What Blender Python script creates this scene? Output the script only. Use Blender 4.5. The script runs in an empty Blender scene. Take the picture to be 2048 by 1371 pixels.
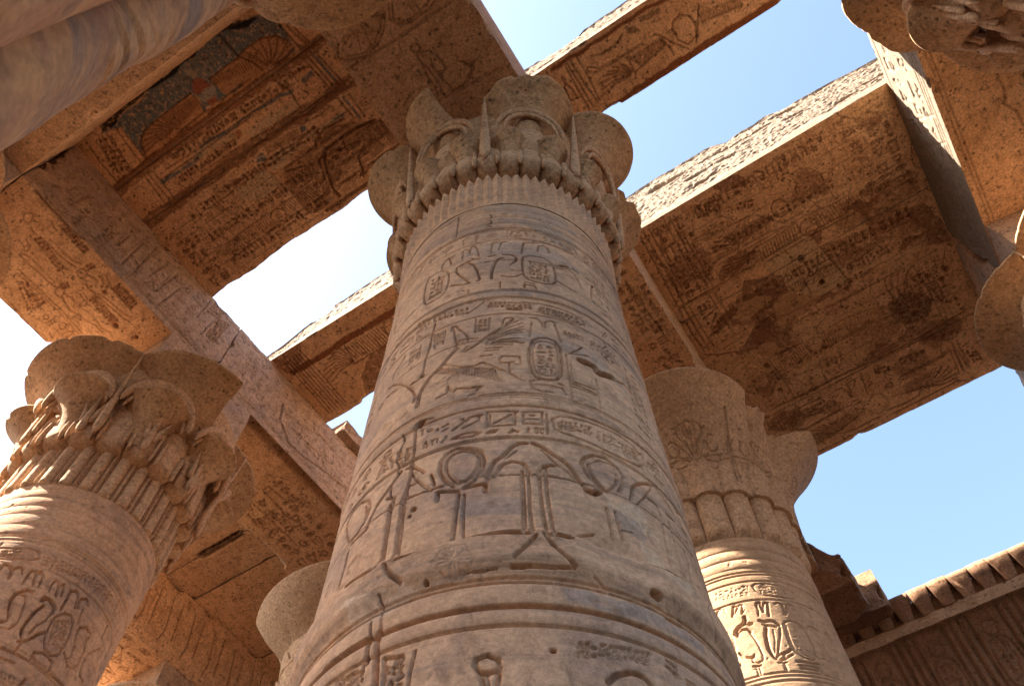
import bpy, math, random
import numpy as np
from math import radians as R, pi, sin, cos
random.seed(7)
RNG = np.random.default_rng(7)
sc = bpy.context.scene
COL = sc.collection

# ------------------------------------------------------------------ camera
EYE = 1.6
cd = bpy.data.cameras.new('camera'); cam = bpy.data.objects.new('camera', cd); COL.objects.link(cam)
from mathutils import Matrix
CM = ((0.83934354, 0.54345514, -0.01260675), (-0.48525232, 0.7385958, -0.46798123), (-0.24501552, 0.39891448, 0.88364848))
rx, ry, rz = CM
cam.matrix_world = Matrix(((rx[0], -ry[0], -rz[0], 0), (rx[1], -ry[1], -rz[1], 0), (rx[2], -ry[2], -rz[2], EYE), (0, 0, 0, 1)))
cd.sensor_width = 36; cd.lens = 1618.92 / 2048 * 36; cd.clip_start = .05; cd.clip_end = 5000
sc.camera = cam
sc.render.resolution_x = 1024; sc.render.resolution_y = 685
# ------------------------------------------------------------------ light
SUN = np.array([-.70, -.64, 1.0]); SUN /= np.linalg.norm(SUN)
el = math.asin(SUN[2]); azs = math.atan2(SUN[0], SUN[1])      # clockwise from +Y
w = bpy.data.worlds.new('World'); sc.world = w; w.use_nodes = True
nt = w.node_tree; bg = nt.nodes['Background']
sky = nt.nodes.new('ShaderNodeTexSky'); sky.sky_type = 'NISHITA'; sky.sun_disc = False
sky.sun_elevation = el; sky.sun_rotation = azs
sky.air_density = 1.1; sky.dust_density = 2.2; sky.ozone_density = 1.0
nt.links.new(sky.outputs[0], bg.inputs[0]); bg.inputs[1].default_value = 0.068
ld = bpy.data.lights.new('sun', 'SUN'); ld.energy = 4.3; ld.angle = R(.5); ld.color = (1, .92, .79)
lo = bpy.data.objects.new('sun', ld); COL.objects.link(lo)
from mathutils import Vector
lo.rotation_euler = Vector(SUN.tolist()).to_track_quat('Z', 'Y').to_euler(); lo.location = (-20, -20, 40)
sc.view_settings.view_transform = 'Standard'; sc.view_settings.look = 'None'
sc.view_settings.exposure = 2.95; sc.view_settings.gamma = 1
sc.render.engine = 'CYCLES'
sc.cycles.max_bounces = 8; sc.cycles.diffuse_bounces = 8; sc.cycles.use_denoising = True

# ------------------------------------------------------------------ numpy noise
def _h(ix, iy, iz, s):
    n = (ix * 374761393 + iy * 668265263 + iz * 2147483647 + s * 974634777) & 0xffffffff
    n = ((n ^ (n >> 13)) * 1274126177) & 0xffffffff
    return ((n ^ (n >> 16)) & 0xffffff).astype(np.float32) / 8388607.5 - 1
def noise(P, f, s=0):
    q = P * f; i = np.floor(q).astype(np.int64); t = (q - i).astype(np.float32); t = t * t * (3 - 2 * t)
    x, y, z = i[..., 0], i[..., 1], i[..., 2]; r = 0
    for a in (0, 1):
        for b in (0, 1):
            for c in (0, 1):
                wt = (t[..., 0] if a else 1 - t[..., 0]) * (t[..., 1] if b else 1 - t[..., 1]) * (t[..., 2] if c else 1 - t[..., 2])
                r = r + wt * _h(x + a, y + b, z + c, s)
    return r
def fbm(P, f, o=4, s=0):
    r = 0; a = 1.; k = 0
    for i in range(o):
        r = r + a * noise(P, f, s + i); k += a; a *= .5; f *= 2.03
    return r / k
def sst(a, b, x):
    t = np.clip((x - a) / (b - a), 0, 1); return t * t * (3 - 2 * t)

# ------------------------------------------------------------------ mesh helpers
def mesh_from(name, grids, mats, parent=None, loc=(0, 0, 0)):
    """grids: list of dict(P=(nv,nu,3), close=bool, m=material index, paint=(nv,nu,4) or None). One mesh object."""
    V = []; F = []; MI = []; PA = []; off = 0; any_p = True
    for g in grids:
        P = g['P']; nv, nu = P.shape[:2]; V.append(P.reshape(-1, 3))
        i = np.arange(nv * nu).reshape(nv, nu) + off
        if g.get('close'): i = np.concatenate([i, i[:, :1]], 1)
        q = np.stack([i[:-1, :-1], i[:-1, 1:], i[1:, 1:], i[1:, :-1]], -1).reshape(-1, 4)
        if g.get('flip'): q = q[:, ::-1]
        F.append(q); MI.append(np.full(len(q), g.get('m', 0), np.int32)); off += nv * nu
        if any_p:
            PA.append(g['paint'].reshape(-1, 4) if g.get('paint') is not None else np.zeros((nv * nu, 4), np.float32))
    V = np.concatenate(V) - np.array(loc) + np.array([0, 0, EYE]); F = np.concatenate(F); MI = np.concatenate(MI)
    me = bpy.data.meshes.new(name)
    me.vertices.add(len(V)); me.vertices.foreach_set('co', V.astype(np.float32).ravel())
    me.loops.add(F.size); me.loops.foreach_set('vertex_index', F.astype(np.int32).ravel())
    me.polygons.add(len(F)); me.polygons.foreach_set('loop_start', np.arange(0, F.size, 4, dtype=np.int32))
    me.polygons.foreach_set('material_index', MI)
    me.polygons.foreach_set('use_smooth', np.ones(len(F), bool))
    if any_p:
        at = me.attributes.new('paint', 'FLOAT_COLOR', 'POINT'); at.data.foreach_set('color', np.concatenate(PA).astype(np.float32).ravel())
    for m in mats: me.materials.append(m)
    me.update(calc_edges=True); me.validate()
    ob = bpy.data.objects.new(name, me); COL.objects.link(ob)
    if parent is not None: ob.parent = parent
    else: ob.location = loc if loc == (0, 0, 0) else (loc[0], loc[1], loc[2])
    return ob
def empty(name, loc, label, cat, group=None):
    o = bpy.data.objects.new(name, None); COL.objects.link(o); o.location = loc
    o.empty_display_size = .3; tag(o, label, cat, group); return o
def tag(o, label, cat, group=None):
    o['label'] = label; o['category'] = cat; o['kind'] = 'thing'
    if group: o['group'] = group
    return o

# ------------------------------------------------------------------ carving canvas
PAL = dict(blue=(.12, .165, .19, .93), tan=(.58, .31, .155, .9), soot=(.02, .015, .012, .94), red=(.42, .12, .06, .75), white=(.50, .44, .34, .7),
           cream=(.58, .46, .30, .65), umber=(.28, .11, .05, 1), lost=(.25, .115, .05, .7), dark=(.09, .042, .024, .65), patch=(.36, .185, .105, .93),
           beige=(.66, .47, .28, .8), ochre=(.78, .48, .26, .65), line=(.18, .075, .038, .62))
class Canvas:
    def __init__(s, a0, a1, b0, b1, res):
        s.a0, s.a1, s.b0, s.b1, s.res = a0, a1, b0, b1, res
        s.nu = int((a1 - a0) / res) + 1; s.nv = int((b1 - b0) / res) + 1
        s.D = np.zeros((s.nv, s.nu), np.float32); s.K = np.zeros((s.nv, s.nu, 4), np.float32)
    def win(s, x0, x1, y0, y1):
        i0 = max(0, int((x0 - s.a0) / s.res)); i1 = min(s.nu, int((x1 - s.a0) / s.res) + 2)
        j0 = max(0, int((y0 - s.b0) / s.res)); j1 = min(s.nv, int((y1 - s.b0) / s.res) + 2)
        if i1 <= i0 or j1 <= j0: return None
        X, Y = np.meshgrid(s.a0 + np.arange(i0, i1) * s.res, s.b0 + np.arange(j0, j1) * s.res)
        return i0, i1, j0, j1, X, Y
    def line(s, pts, w, d, pig=None):
        for (x0, y0), (x1, y1) in zip(pts[:-1], pts[1:]):
            W = s.win(min(x0, x1) - w, max(x0, x1) + w, min(y0, y1) - w, max(y0, y1) + w)
            if W is None: continue
            i0, i1, j0, j1, X, Y = W; dx, dy = x1 - x0, y1 - y0
            t = np.clip(((X - x0) * dx + (Y - y0) * dy) / (dx * dx + dy * dy + 1e-9), 0, 1)
            r = np.hypot(X - x0 - t * dx, Y - y0 - t * dy) / w
            v = d * np.clip((1 - r) * 1.9, 0, 1)
            S = s.D[j0:j1, i0:i1]; np.maximum(S, v, out=S)
            if pig is not None: s.blend(i0, i1, j0, j1, pig, np.clip(1.6 - r * 1.5, 0, 1))
    def blend(s, i0, i1, j0, j1, pig, m):
        K = s.K[j0:j1, i0:i1]; a = (m * pig[3])[..., None]
        na = K[..., 3:] * (1 - a) + a
        K[..., :3] = (K[..., :3] * K[..., 3:] * (1 - a) + np.array(pig[:3]) * a) / np.maximum(na, 1e-4); K[..., 3:] = na
    def poly(s, pts, pig=None, d=0, rough=.035, seed=3):
        p = np.array(pts); W = s.win(p[:, 0].min() - .1, p[:, 0].max() + .1, p[:, 1].min() - .1, p[:, 1].max() + .1)
        if W is None: return
        i0, i1, j0, j1, X, Y = W
        if pig is PAL['patch']: rough = .10
        if rough:
            Q = np.stack([X, Y, X * 0], -1); X = X + rough * fbm(Q, 5, 5, seed); Y = Y + rough * fbm(Q, 5, 4, seed + 9)
        ins = np.zeros(X.shape, bool)
        for (x0, y0), (x1, y1) in zip(p, np.roll(p, -1, 0)):
            if y0 == y1: continue
            ins ^= ((y0 > Y) != (y1 > Y)) & (X < (x1 - x0) * (Y - y0) / (y1 - y0) + x0)
        m = ins.astype(np.float32)
        if m.shape[0] > 4 and m.shape[1] > 4:
            m[1:-1, 1:-1] = (m[1:-1, 1:-1] * 2 + m[:-2, 1:-1] + m[2:, 1:-1] + m[1:-1, :-2] + m[1:-1, 2:]) / 6
        if pig is not None: s.blend(i0, i1, j0, j1, pig, m)
        if d:
            S = s.D[j0:j1, i0:i1]; S += d * m
    def sample(s, A, B):
        u = np.clip((A - s.a0) / s.res, 0, s.nu - 1.001); v = np.clip((B - s.b0) / s.res, 0, s.nv - 1.001)
        i = u.astype(int); j = v.astype(int); fu = (u - i).astype(np.float32); fv = (v - j).astype(np.float32)
        def g(T, e=False):
            a = fu[..., None] if e else fu; b = fv[..., None] if e else fv
            return (T[j, i] * (1 - a) + T[j, i + 1] * a) * (1 - b) + (T[j + 1, i] * (1 - a) + T[j + 1, i + 1] * a) * b
        return g(s.D), g(s.K, True)

def circ(x, y, r, n=9, a0=0, a1=2 * pi): return [(x + r * cos(a0 + (a1 - a0) * i / (n - 1)), y + r * sin(a0 + (a1 - a0) * i / (n - 1))) for i in range(n)]
GL = [
 [circ(.5, .75, .2), [(.5, .55), (.5, .05)], [(.2, .45), (.8, .45)]],                                   # ankh
 [[(.1, .1), (.25, .9), (.45, .75), (.3, .1), (.1, .1)]],                                              # reed
 [[(.1, .5), (.3, .75), (.7, .75), (.9, .5), (.7, .3), (.3, .3), (.1, .5)], circ(.5, .52, .1, 6)],     # eye
 [[(0, .5), (.12, .7), (.25, .4), (.38, .7), (.5, .4), (.62, .7), (.75, .4), (.88, .7), (1, .5)]],     # water
 [circ(.5, .5, .3), circ(.5, .5, .1, 6)],                                                              # sun
 [[(.1, .35), (.9, .35), (.75, .1), (.25, .1), (.1, .35)]],                                            # basket
 [[(.2, .1), (.25, .6), (.4, .85), (.6, .8), (.55, .6), (.8, .35), (1, .1), (.7, .2), (.45, .2), (.2, .1)], [(.45, .2), (.45, 0)]],  # bird
 [[(.15, .1), (.15, .9), (.85, .9), (.85, .1), (.15, .1)]],                                            # box
 [[(.15, .2), (.5, .6), (.85, .2), (.15, .2)]],                                                        # loaf-ish
 [circ(.5, .3, .3, 7, 0, pi), [(.2, .3), (.8, .3)]],                                                   # bread
 [[(0, .4), (.7, .4), (1, .7)], [(0, .55), (.6, .55)]],                                                # arm
 [[(.3, .05), (.3, .8), (.55, .95), (.7, .8), (.5, .65)], [(.15, .05), (.85, .05)]],                   # cobra
 [[(.5, 0), (.5, .8), (.3, .95)], [(.5, .8), (.75, .95)]],                                             # sceptre
 [[(.2, .05), (.3, .55), (.5, .6), (.45, .8), (.6, .9), (.7, .75), (.6, .6), (.85, .35), (.8, .05), (.2, .05)]],  # seated figure
 [[(.05, .5), (.3, .7), (.7, .7), (.95, .5), (.7, .32), (.3, .32), (.05, .5)]],                        # mouth
 [[(.1, .2), (.9, .2)], [(.1, .45), (.9, .45)], [(.1, .7), (.9, .7)]],                                 # strokes
 [[(.2, .1), (.2, .8)], [(.5, .1), (.5, .8)], [(.8, .1), (.8, .8)]],
 [[(.5, .05), (.3, .5), (.4, .95), (.6, .95), (.7, .5), (.5, .05)]],                                   # vase
 [[(.1, .8), (.9, .8)], [(.2, .8), (.2, .3), (.35, .1)], [(.8, .8), (.8, .3)]],
 [[(.05, .3), (.4, .35), (.5, .7), (.8, .6), (.7, .35), (1, .2)], [(.3, .33), (.25, .05)], [(.65, .35), (.65, .05)]],  # animal
 [[(.1, .1), (.9, .9)], [(.3, .1), (.95, .7)]],
]
def glyphs(cv, q, rows, w, d, pig=None, seed=0):
    """fills the quad q (top-left, top-right, bottom-left, bottom-right) with carved signs in rows"""
    rg = random.Random(seed); tl, tr, bl, br = [np.array(p) for p in q]
    h = (np.linalg.norm(bl - tl) + np.linalg.norm(br - tr)) / 2; L = (np.linalg.norm(tr - tl) + np.linalg.norm(br - bl)) / 2
    if rows * L < h * .5: rows = max(1, rows)
    ch = h / rows; n = max(1, int(round(L / (ch * .72))))
    def P(u, v): return (tl * (1 - u) + tr * u) * (1 - v) + (bl * (1 - u) + br * u) * v
    for r_ in range(rows):
        u = 0.
        while u < 1 - .3 / n:
            wd = rg.choice((.6, .8, 1., 1.2)) / n
            if u + wd > 1.02: wd = 1 - u
            stack = rg.random() < .55 and ch > w * 6
            for k in range(2 if stack else 1):
                g = rg.choice(GL)
                for pl in g:
                    pts = [tuple(P(u + wd * (.12 + .76 * x), (r_ + ((k + .08 + .84 * (1 - y)) / 2 if stack else (.1 + .8 * (1 - y)))) / rows)) for x, y in pl]
                    cv.line(pts, w, d, pig)
            u += wd
def draw(cv, text, kw, kd, pig=None, skip=''):
    for n, ln in enumerate(text.strip().split('\n')):
        t = ln.split(); k = t[0]
        if k in skip: continue
        pts = [tuple(map(float, q.split(','))) for q in t if ',' in q]
        if k == 'L': cv.line(pts, float(t[1]) * kw, float(t[2]) * kd, pig)
        elif k == 'H': cv.line(pts, float(t[1]) * kw * 1.1, float(t[2]) * kd * 1.6, None)
        elif k == 'D': cv.line(pts, float(t[1]) * kw, float(t[2]) * kd, PAL[t[3]])
        elif k == 'P': cv.poly(pts, PAL[t[1]], float(t[2]) * .001, seed=n)
        elif k == 'G':
            glyphs(cv, pts, int(t[1]), kw * 6, kd * 8, pig, n)

# ---- carved outlines, in metres on their own surface (angle*radius,height) or (x,y)
T = {
 'C': """L 12 12 -1.193,5.242 -1.265,5.241 -1.3,5.206 -1.297,5.136 -1.255,5.025 -1.205,4.914 -1.188,4.859 -1.225,4.859 -1.325,4.927
L 12 12 -1.208,5.214 -1.168,5.166 -1.146,5.058 -1.128,4.938 -1.123,4.873 -1.137,4.863
L 18 16 -1.272,5.219 -1.241,5.24 -1.21,5.258
L 18 16 -1.179,5.276 -1.135,5.254
L 18 16 -1.055,5.255 -1.025,5.265
L 14 14 -0.965,5.267 -0.905,5.26 -0.873,5.212 -0.881,5.143 -0.915,5.084
L 14 14 -0.965,5.203 -1.003,5.19 -1.021,5.117 -1.035,5.027 -1.044,4.92 -1.04,4.857
L 12 10 -0.973,4.895 -0.938,4.879 -0.896,4.873 -0.842,4.925
L 9 8 -0.916,4.99 -0.841,4.97
L 11 11 -0.828,5.23 -0.785,5.259 -0.739,5.272 -0.685,5.272 -0.64,5.243 -0.613,5.166 -0.609,5.037 -0.613,4.907 -0.639,4.854 -0.692,4.825 -0.75,4.82 -0.798,4.846 -0.828,4.909 -0.836,5.017 -0.835,5.15 -0.828,5.23
G 5 -0.795,5.18 -0.645,5.141 -0.798,4.864 -0.654,4.862
L 8 7 -1.261,5.337 -1.264,5.484 -1.244,5.519 -1.218,5.475 -1.207,5.415
L 8 7 -1.207,5.393 -1.203,5.516 -1.179,5.53 -1.157,5.483 -1.137,5.325
L 8 7 -1.052,5.335 -1.043,5.511 -1.019,5.525 -1,5.498
L 8 7 -0.995,5.36 -0.98,5.494 -0.965,5.513 -0.941,5.511
L 10 9 -0.837,5.288 -0.817,5.503 -0.777,5.527 -0.741,5.521
L 10 9 -0.72,5.374 -0.707,5.486 -0.673,5.518 -0.637,5.501 -0.634,5.408
L 10 9 -1.43,5.342 -1.415,5.443 -1.381,5.484 -1.332,5.468
L 8 7 -1.372,5.472 -1.345,5.32
L 16 15 -0.59,5.203 -0.542,5.246 -0.495,5.264
L 10 10 -0.565,5.167 -0.502,5.228 -0.454,5.183 -0.429,5.081 -0.412,4.993
L 11 11 -0.604,4.932 -0.552,4.903 -0.507,4.875 -0.467,4.872
L 12 12 -0.464,5.269 -0.412,5.252
L 10 9 -1.49,5.322 -1.432,5.304 -1.374,5.235 -1.356,5.158 -1.35,5.005 -1.359,4.891 -1.388,4.835 -1.445,4.815 -1.509,4.844 -1.533,4.891 -1.552,5.02 -1.558,5.208 -1.541,5.335 -1.49,5.322
G 5 -1.506,5.286 -1.379,5.183 -1.505,4.888 -1.39,4.872
L 12 11 -0.297,5.176 -0.321,5.036 -0.334,4.897 -0.303,4.853
L 12 11 -0.297,5.176 -0.232,5.197 -0.19,5.153
L 12 11 -0.343,5.246 -0.29,5.234
L 9 8 -1.24,4.785 -1.195,4.761 -1.192,4.684
L 9 8 -0.987,4.801 -0.987,4.707
L 10 9 -0.828,4.804 -0.765,4.788
L 10 9 -0.83,4.702 -0.829,4.761 -0.759,4.756 -0.751,4.701
L 6 16 -1.334,6.29 -1.332,6.058 -1.33,5.84
L 7 18 -1.533,6.276 -1.411,6.238 -1.334,6.29 -1.268,6.318
H 16 30 -1.125,6.522 -1.069,6.475
L 18 24 -1.234,3.99 -1.28,3.917 -1.328,3.838 -1.386,3.774 -1.42,3.71 -1.441,3.638 -1.442,3.533
L 9 22 -1.405,4.436 -1.416,4.294 -1.421,4.155 -1.436,4.032 -1.439,3.89 -1.442,3.837 -1.474,3.82 -1.519,3.823
H 14 34 -1.447,3.849 -1.437,3.833
L 12 11 -1.279,4.24 -1.274,4.286 -1.253,4.279 -1.235,4.25
L 9 8 -1.266,4.231 -1.254,4.141 -1.242,4.071
L 9 8 -1.234,4.225 -1.201,4.179 -1.174,4.093 -1.172,4.03
L 10 9 -1.242,4.071 -1.235,4.082 -1.174,4.077 -1.113,4.049
L 9 8 -1.239,4.008 -1.237,4.052 -1.21,4.051 -1.195,4.05
L 9 8 -1.198,3.938 -1.17,3.983
L 14 12 -1.183,3.93 -1.119,3.975 -1.055,4.059 -0.976,4.138 -0.909,4.249
L 7 7 -1.065,3.982 -0.994,4.113 -0.887,4.225
L 7 7 -1.061,3.979 -0.977,4.102 -0.858,4.203
L 7 7 -1.061,3.973 -0.971,4.076 -0.851,4.154
L 7 7 -1.061,3.969 -0.969,4.058 -0.852,4.122
L 7 7 -1.062,3.965 -0.972,4.04 -0.86,4.089
L 7 7 -1.064,3.956 -0.976,3.995 -0.876,4.01
L 7 7 -1.065,3.952 -0.982,3.977 -0.891,3.978
L 12 8 -1.04,3.971 -0.856,3.959
L 8 7 -1.046,3.95 -0.92,3.933
L 8 7 -1.067,3.912 -0.976,3.907
L 8 7 -1.074,3.884 -0.997,3.881
L 8 7 -1.094,3.834 -1.031,3.83
L 10 8 -1.303,3.862 -1.258,3.81 -1.19,3.757 -1.126,3.741 -1.085,3.761
L 10 8 -1.328,3.838 -1.254,3.746 -1.151,3.671 -1.083,3.658 -1.016,3.688
L 7 7 -1.319,3.81 -1.364,3.797
L 7 7 -1.305,3.804 -1.347,3.786
L 7 7 -1.291,3.798 -1.329,3.774
L 7 7 -1.277,3.792 -1.311,3.762
L 7 7 -1.264,3.785 -1.294,3.75
L 7 7 -1.25,3.779 -1.276,3.739
L 7 7 -1.236,3.773 -1.259,3.727
L 7 7 -1.222,3.767 -1.241,3.715
L 7 7 -1.209,3.761 -1.223,3.703
L 7 7 -1.195,3.755 -1.206,3.692
L 7 7 -1.181,3.749 -1.188,3.68
L 7 7 -1.167,3.742 -1.17,3.668
L 7 7 -1.154,3.736 -1.153,3.656
L 7 7 -1.14,3.73 -1.135,3.645
L 7 7 -1.126,3.724 -1.118,3.633
L 7 7 -1.112,3.718 -1.1,3.621
L 7 7 -1.099,3.712 -1.082,3.609
L 7 7 -1.085,3.706 -1.065,3.598
L 7 7 -1.071,3.699 -1.047,3.586
L 7 7 -1.057,3.693 -1.029,3.574
L 7 7 -1.044,3.687 -1.012,3.562
L 7 7 -1.03,3.681 -0.994,3.551
L 7 7 -1.016,3.675 -0.977,3.539
L 9 8 -1.078,3.758 -0.95,3.64 -0.867,3.55
L 10 10 -1.327,3.523 -1.27,3.535 -1.268,3.609
L 10 9 -1.268,3.609 -1.251,3.561 -1.228,3.529 -1.215,3.554
L 12 12 -1.201,3.546 -1.153,3.53
L 10 10 -1.146,3.521 -1.077,3.522 -1.106,3.493
L 10 9 -0.99,3.78 -0.976,3.806 -0.949,3.803 -0.922,3.802 -0.884,3.803
L 10 9 -0.99,3.78 -0.983,3.737 -0.949,3.734 -0.909,3.747
L 9 8 -0.939,3.72 -0.934,3.613
L 9 8 -0.881,3.803 -0.876,3.714 -0.903,3.719
L 8 7 -1.131,4.3 -1.13,4.126
L 8 7 -1.047,4.285 -1.052,4.114
G 3 -1.119,4.294 -1.058,4.271 -1.119,4.13 -1.059,4.108
L 8 7 -1.398,4.293 -1.382,4.103
L 8 7 -1.323,4.275 -1.329,4.119
G 3 -1.388,4.284 -1.335,4.269 -1.377,4.145 -1.334,4.139
G 3 -1.565,4.247 -1.495,4.247 -1.555,4.097 -1.49,4.117
L 8 7 -1.492,4.259 -1.495,4.076
L 8 7 -1.571,4.255 -1.565,4.093
L 9 8 -0.972,4.153 -0.968,4.235 -0.953,4.267 -0.912,4.266
L 9 8 -0.811,4.278 -0.773,4.28 -0.74,4.241 -0.736,4.168
L 9 8 -0.725,4.173 -0.721,4.248 -0.688,4.28 -0.653,4.273
L 9 8 -0.663,4.251 -0.645,4.099 -0.638,4.041
L 9 8 -0.802,4.213 -0.822,4.04
L 13 13 -0.805,3.998 -0.768,4.035 -0.716,4.049 -0.672,4.03 -0.647,3.96 -0.65,3.814 -0.665,3.657 -0.693,3.599 -0.741,3.582 -0.794,3.587 -0.821,3.647 -0.831,3.767 -0.826,3.896 -0.805,3.998
L 9 8 -0.792,3.971 -0.755,4.001 -0.711,4.005 -0.679,3.981 -0.668,3.92 -0.671,3.804 -0.68,3.69 -0.697,3.643 -0.739,3.622 -0.785,3.628 -0.803,3.677 -0.811,3.785 -0.807,3.9 -0.792,3.971
G 5 -0.789,3.964 -0.676,3.976 -0.795,3.626 -0.69,3.646
L 14 14 -0.831,3.548 -0.787,3.576
L 10 9 -0.829,3.523 -0.824,3.468
L 10 9 -0.813,3.52 -0.743,3.53 -0.663,3.529 -0.65,3.473
L 10 9 -0.817,3.482 -0.767,3.45 -0.753,3.466 -0.721,3.464
L 13 13 -0.681,3.566 -0.661,3.562
L 9 8 -0.617,3.91 -0.619,3.747 -0.616,3.565 -0.62,3.434
L 7 6 -0.599,3.814 -0.6,3.625
L 10 10 -0.6,3.625 -0.542,3.628 -0.458,3.63
L 10 10 -0.602,3.604 -0.545,3.6 -0.464,3.588
L 8 7 -0.605,3.571 -0.533,3.577 -0.459,3.567
L 8 7 -0.451,3.754 -0.454,3.57 -0.457,3.458
H 40 60 -0.523,3.893 -0.483,3.895 -0.451,3.893
H 36 60 -0.424,3.839 -0.368,3.869 -0.32,3.889
L 7 12 -0.597,3.93 -0.553,3.988 -0.506,4.061
L 7 12 -0.597,3.93 -0.541,3.953 -0.472,3.991
L 11 10 -1.738,4.028 -1.692,4.013 -1.625,3.946 -1.551,3.849 -1.495,3.739 -1.469,3.663 -1.475,3.605
L 9 8 -1.711,4.108 -1.701,4.185 -1.637,4.226 -1.621,4.269
L 9 8 -1.723,3.925 -1.64,3.908
H 22 34 -0.929,4.391 -0.899,4.384 -0.868,4.386
L 9 10 -1.186,4.398 -1.132,4.457 -1.085,4.519
G 2 -1.558,4.61 -1.181,4.484 -1.523,4.496 -1.177,4.393
G 2 -1.061,4.501 -0.788,4.496 -1.06,4.428 -0.792,4.387
G 2 -0.75,4.454 -0.475,4.458 -0.761,4.37 -0.502,4.365
L 9 9 -0.936,4.468 -0.749,4.491 -0.585,4.491 -0.465,4.468 -0.453,4.409 -0.503,4.355 -0.636,4.351 -0.769,4.367
G 2 -0.607,4.202 -0.482,4.215 -0.619,4.146 -0.489,4.145
G 3 -0.438,4.223 -0.229,4.244 -0.452,4.1 -0.27,4.073
L 10 9 -0.282,3.886 -0.226,3.921 -0.177,3.894
L 10 10 -1.048,3.135 -1.049,3.266 -0.979,3.261 -0.902,3.258
L 8 8 -1.035,3.139 -1.033,3.241
L 9 9 -0.914,3.251 -0.916,3.141 -1.032,3.139
L 9 9 -1.017,3.163 -0.979,3.192 -0.933,3.23
L 9 9 -0.879,3.252 -0.833,3.256 -0.782,3.265 -0.791,3.16
L 9 9 -0.876,3.231 -0.878,3.155 -0.791,3.157
L 12 12 -0.841,3.227 -0.826,3.229
L 8 8 -0.865,3.19 -0.804,3.198
G 1 -0.867,3.129 -0.777,3.129 -0.869,3.07 -0.78,3.076
L 12 11 -1.211,3.171 -1.165,3.212 -1.119,3.251 -1.072,3.25
L 9 9 -1.087,3.248 -1.086,3.206 -1.163,3.164
L 9 9 -1.174,3.244 -1.162,3.246 -1.149,3.22
L 10 10 -1.211,3.098 -1.161,3.116 -1.107,3.113 -1.08,3.101 -1.114,3.08 -1.167,3.086 -1.211,3.098
L 10 10 -1.046,3.089 -1.031,3.105 -1.001,3.103 -1.016,3.087 -1.046,3.089
L 12 12 -0.942,3.079 -0.927,3.101 -0.905,3.088
L 9 9 -0.738,3.214 -0.7,3.254 -0.617,3.267 -0.505,3.274 -0.393,3.277 -0.293,3.264 -0.225,3.219 -0.235,3.151 -0.283,3.102 -0.378,3.077 -0.469,3.077 -0.592,3.097 -0.686,3.109 -0.731,3.134 -0.738,3.214
G 2 -0.718,3.213 -0.535,3.241 -0.715,3.139 -0.546,3.147
G 2 -0.519,3.231 -0.267,3.234 -0.531,3.129 -0.264,3.145
L 9 9 -0.763,3.256 -0.768,3.085
G 1 -1.401,3.294 -1.223,3.238 -1.393,3.219 -1.219,3.168
G 1 -1.379,3.169 -1.234,3.149 -1.372,3.099 -1.237,3.072
G 2 -1.668,3.244 -1.425,3.176 -1.603,3.093 -1.42,3.057
G 2 -0.202,3.214 -0.088,3.248 -0.203,3.161 -0.094,3.184
H 30 60 -1.401,3.336 -1.387,3.34
L 8 20 -1.425,3.34 -1.417,3.223 -1.409,3.112 -1.409,3
L 7 12 -1.397,3.347 -1.323,3.331
L 15 14 -1.47,3.001 -1.502,2.96 -1.549,2.904 -1.591,2.857 -1.604,2.827 -1.623,2.788 -1.642,2.734
L 12 11 -1.769,2.761 -1.828,2.862 -1.865,2.978 -1.819,3.016 -1.744,3.01 -1.678,2.965 -1.648,2.905 -1.65,2.842 -1.673,2.799 -1.725,2.767 -1.769,2.761
L 9 9 -1.753,2.754 -1.707,2.767 -1.667,2.809 -1.665,2.871 -1.688,2.932
L 12 11 -1.633,2.731 -1.689,2.728 -1.741,2.728
L 12 11 -1.757,2.691 -1.753,2.588 -1.767,2.492
L 12 11 -1.53,2.852 -1.482,2.825
L 12 12 -1.503,2.788 -1.501,2.694 -1.496,2.589 -1.494,2.464 -1.511,2.422 -1.507,2.381
L 9 8 -1.48,2.811 -1.487,2.73 -1.485,2.596 -1.483,2.45 -1.482,2.391 -1.484,2.367
L 12 12 -1.421,2.843 -1.437,2.773 -1.43,2.677 -1.43,2.546 -1.427,2.443 -1.444,2.407 -1.428,2.368
L 10 9 -1.367,2.85 -1.41,2.852 -1.418,2.792 -1.414,2.667 -1.411,2.535 -1.408,2.425 -1.405,2.385 -1.416,2.362
L 14 16 -1.443,2.361 -1.426,2.321 -1.392,2.266 -1.356,2.225
L 12 16 -1.634,2.371 -1.557,2.369 -1.501,2.365
L 15 20 -1.399,2.356 -1.351,2.357 -1.306,2.361 -1.233,2.363 -1.177,2.369
L 10 10 -1.441,3.001 -1.414,2.99
L 8 10 -1.409,2.953 -1.369,2.867 -1.289,2.75
L 8 12 -1.393,2.976 -1.331,2.903
L 10 14 -1.299,2.869 -1.276,2.783
L 6 12 -1.424,2.773 -1.358,2.764 -1.29,2.758 -1.236,2.756
L 7 20 -1.409,3.005 -1.41,2.936 -1.416,2.881 -1.409,2.771
H 14 34 -1.412,3.007 -1.408,3
L 14 13 -1.182,2.735 -1.234,2.804 -1.258,2.873 -1.257,2.941 -1.229,2.989 -1.18,3.008 -1.119,2.986 -1.07,2.951 -1.054,2.895 -1.062,2.821 -1.096,2.747 -1.14,2.712
L 12 11 -1.162,2.751 -1.202,2.806 -1.227,2.867 -1.228,2.927 -1.2,2.967 -1.151,2.975 -1.102,2.95 -1.077,2.909 -1.078,2.849 -1.107,2.782 -1.137,2.751 -1.162,2.751
L 15 16 -1.256,2.672 -1.258,2.727 -1.165,2.699
L 15 16 -1.14,2.709 -1.046,2.716 -1.045,2.666
L 12 12 -1.161,2.677 -1.166,2.563 -1.171,2.426 -1.174,2.368
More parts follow.
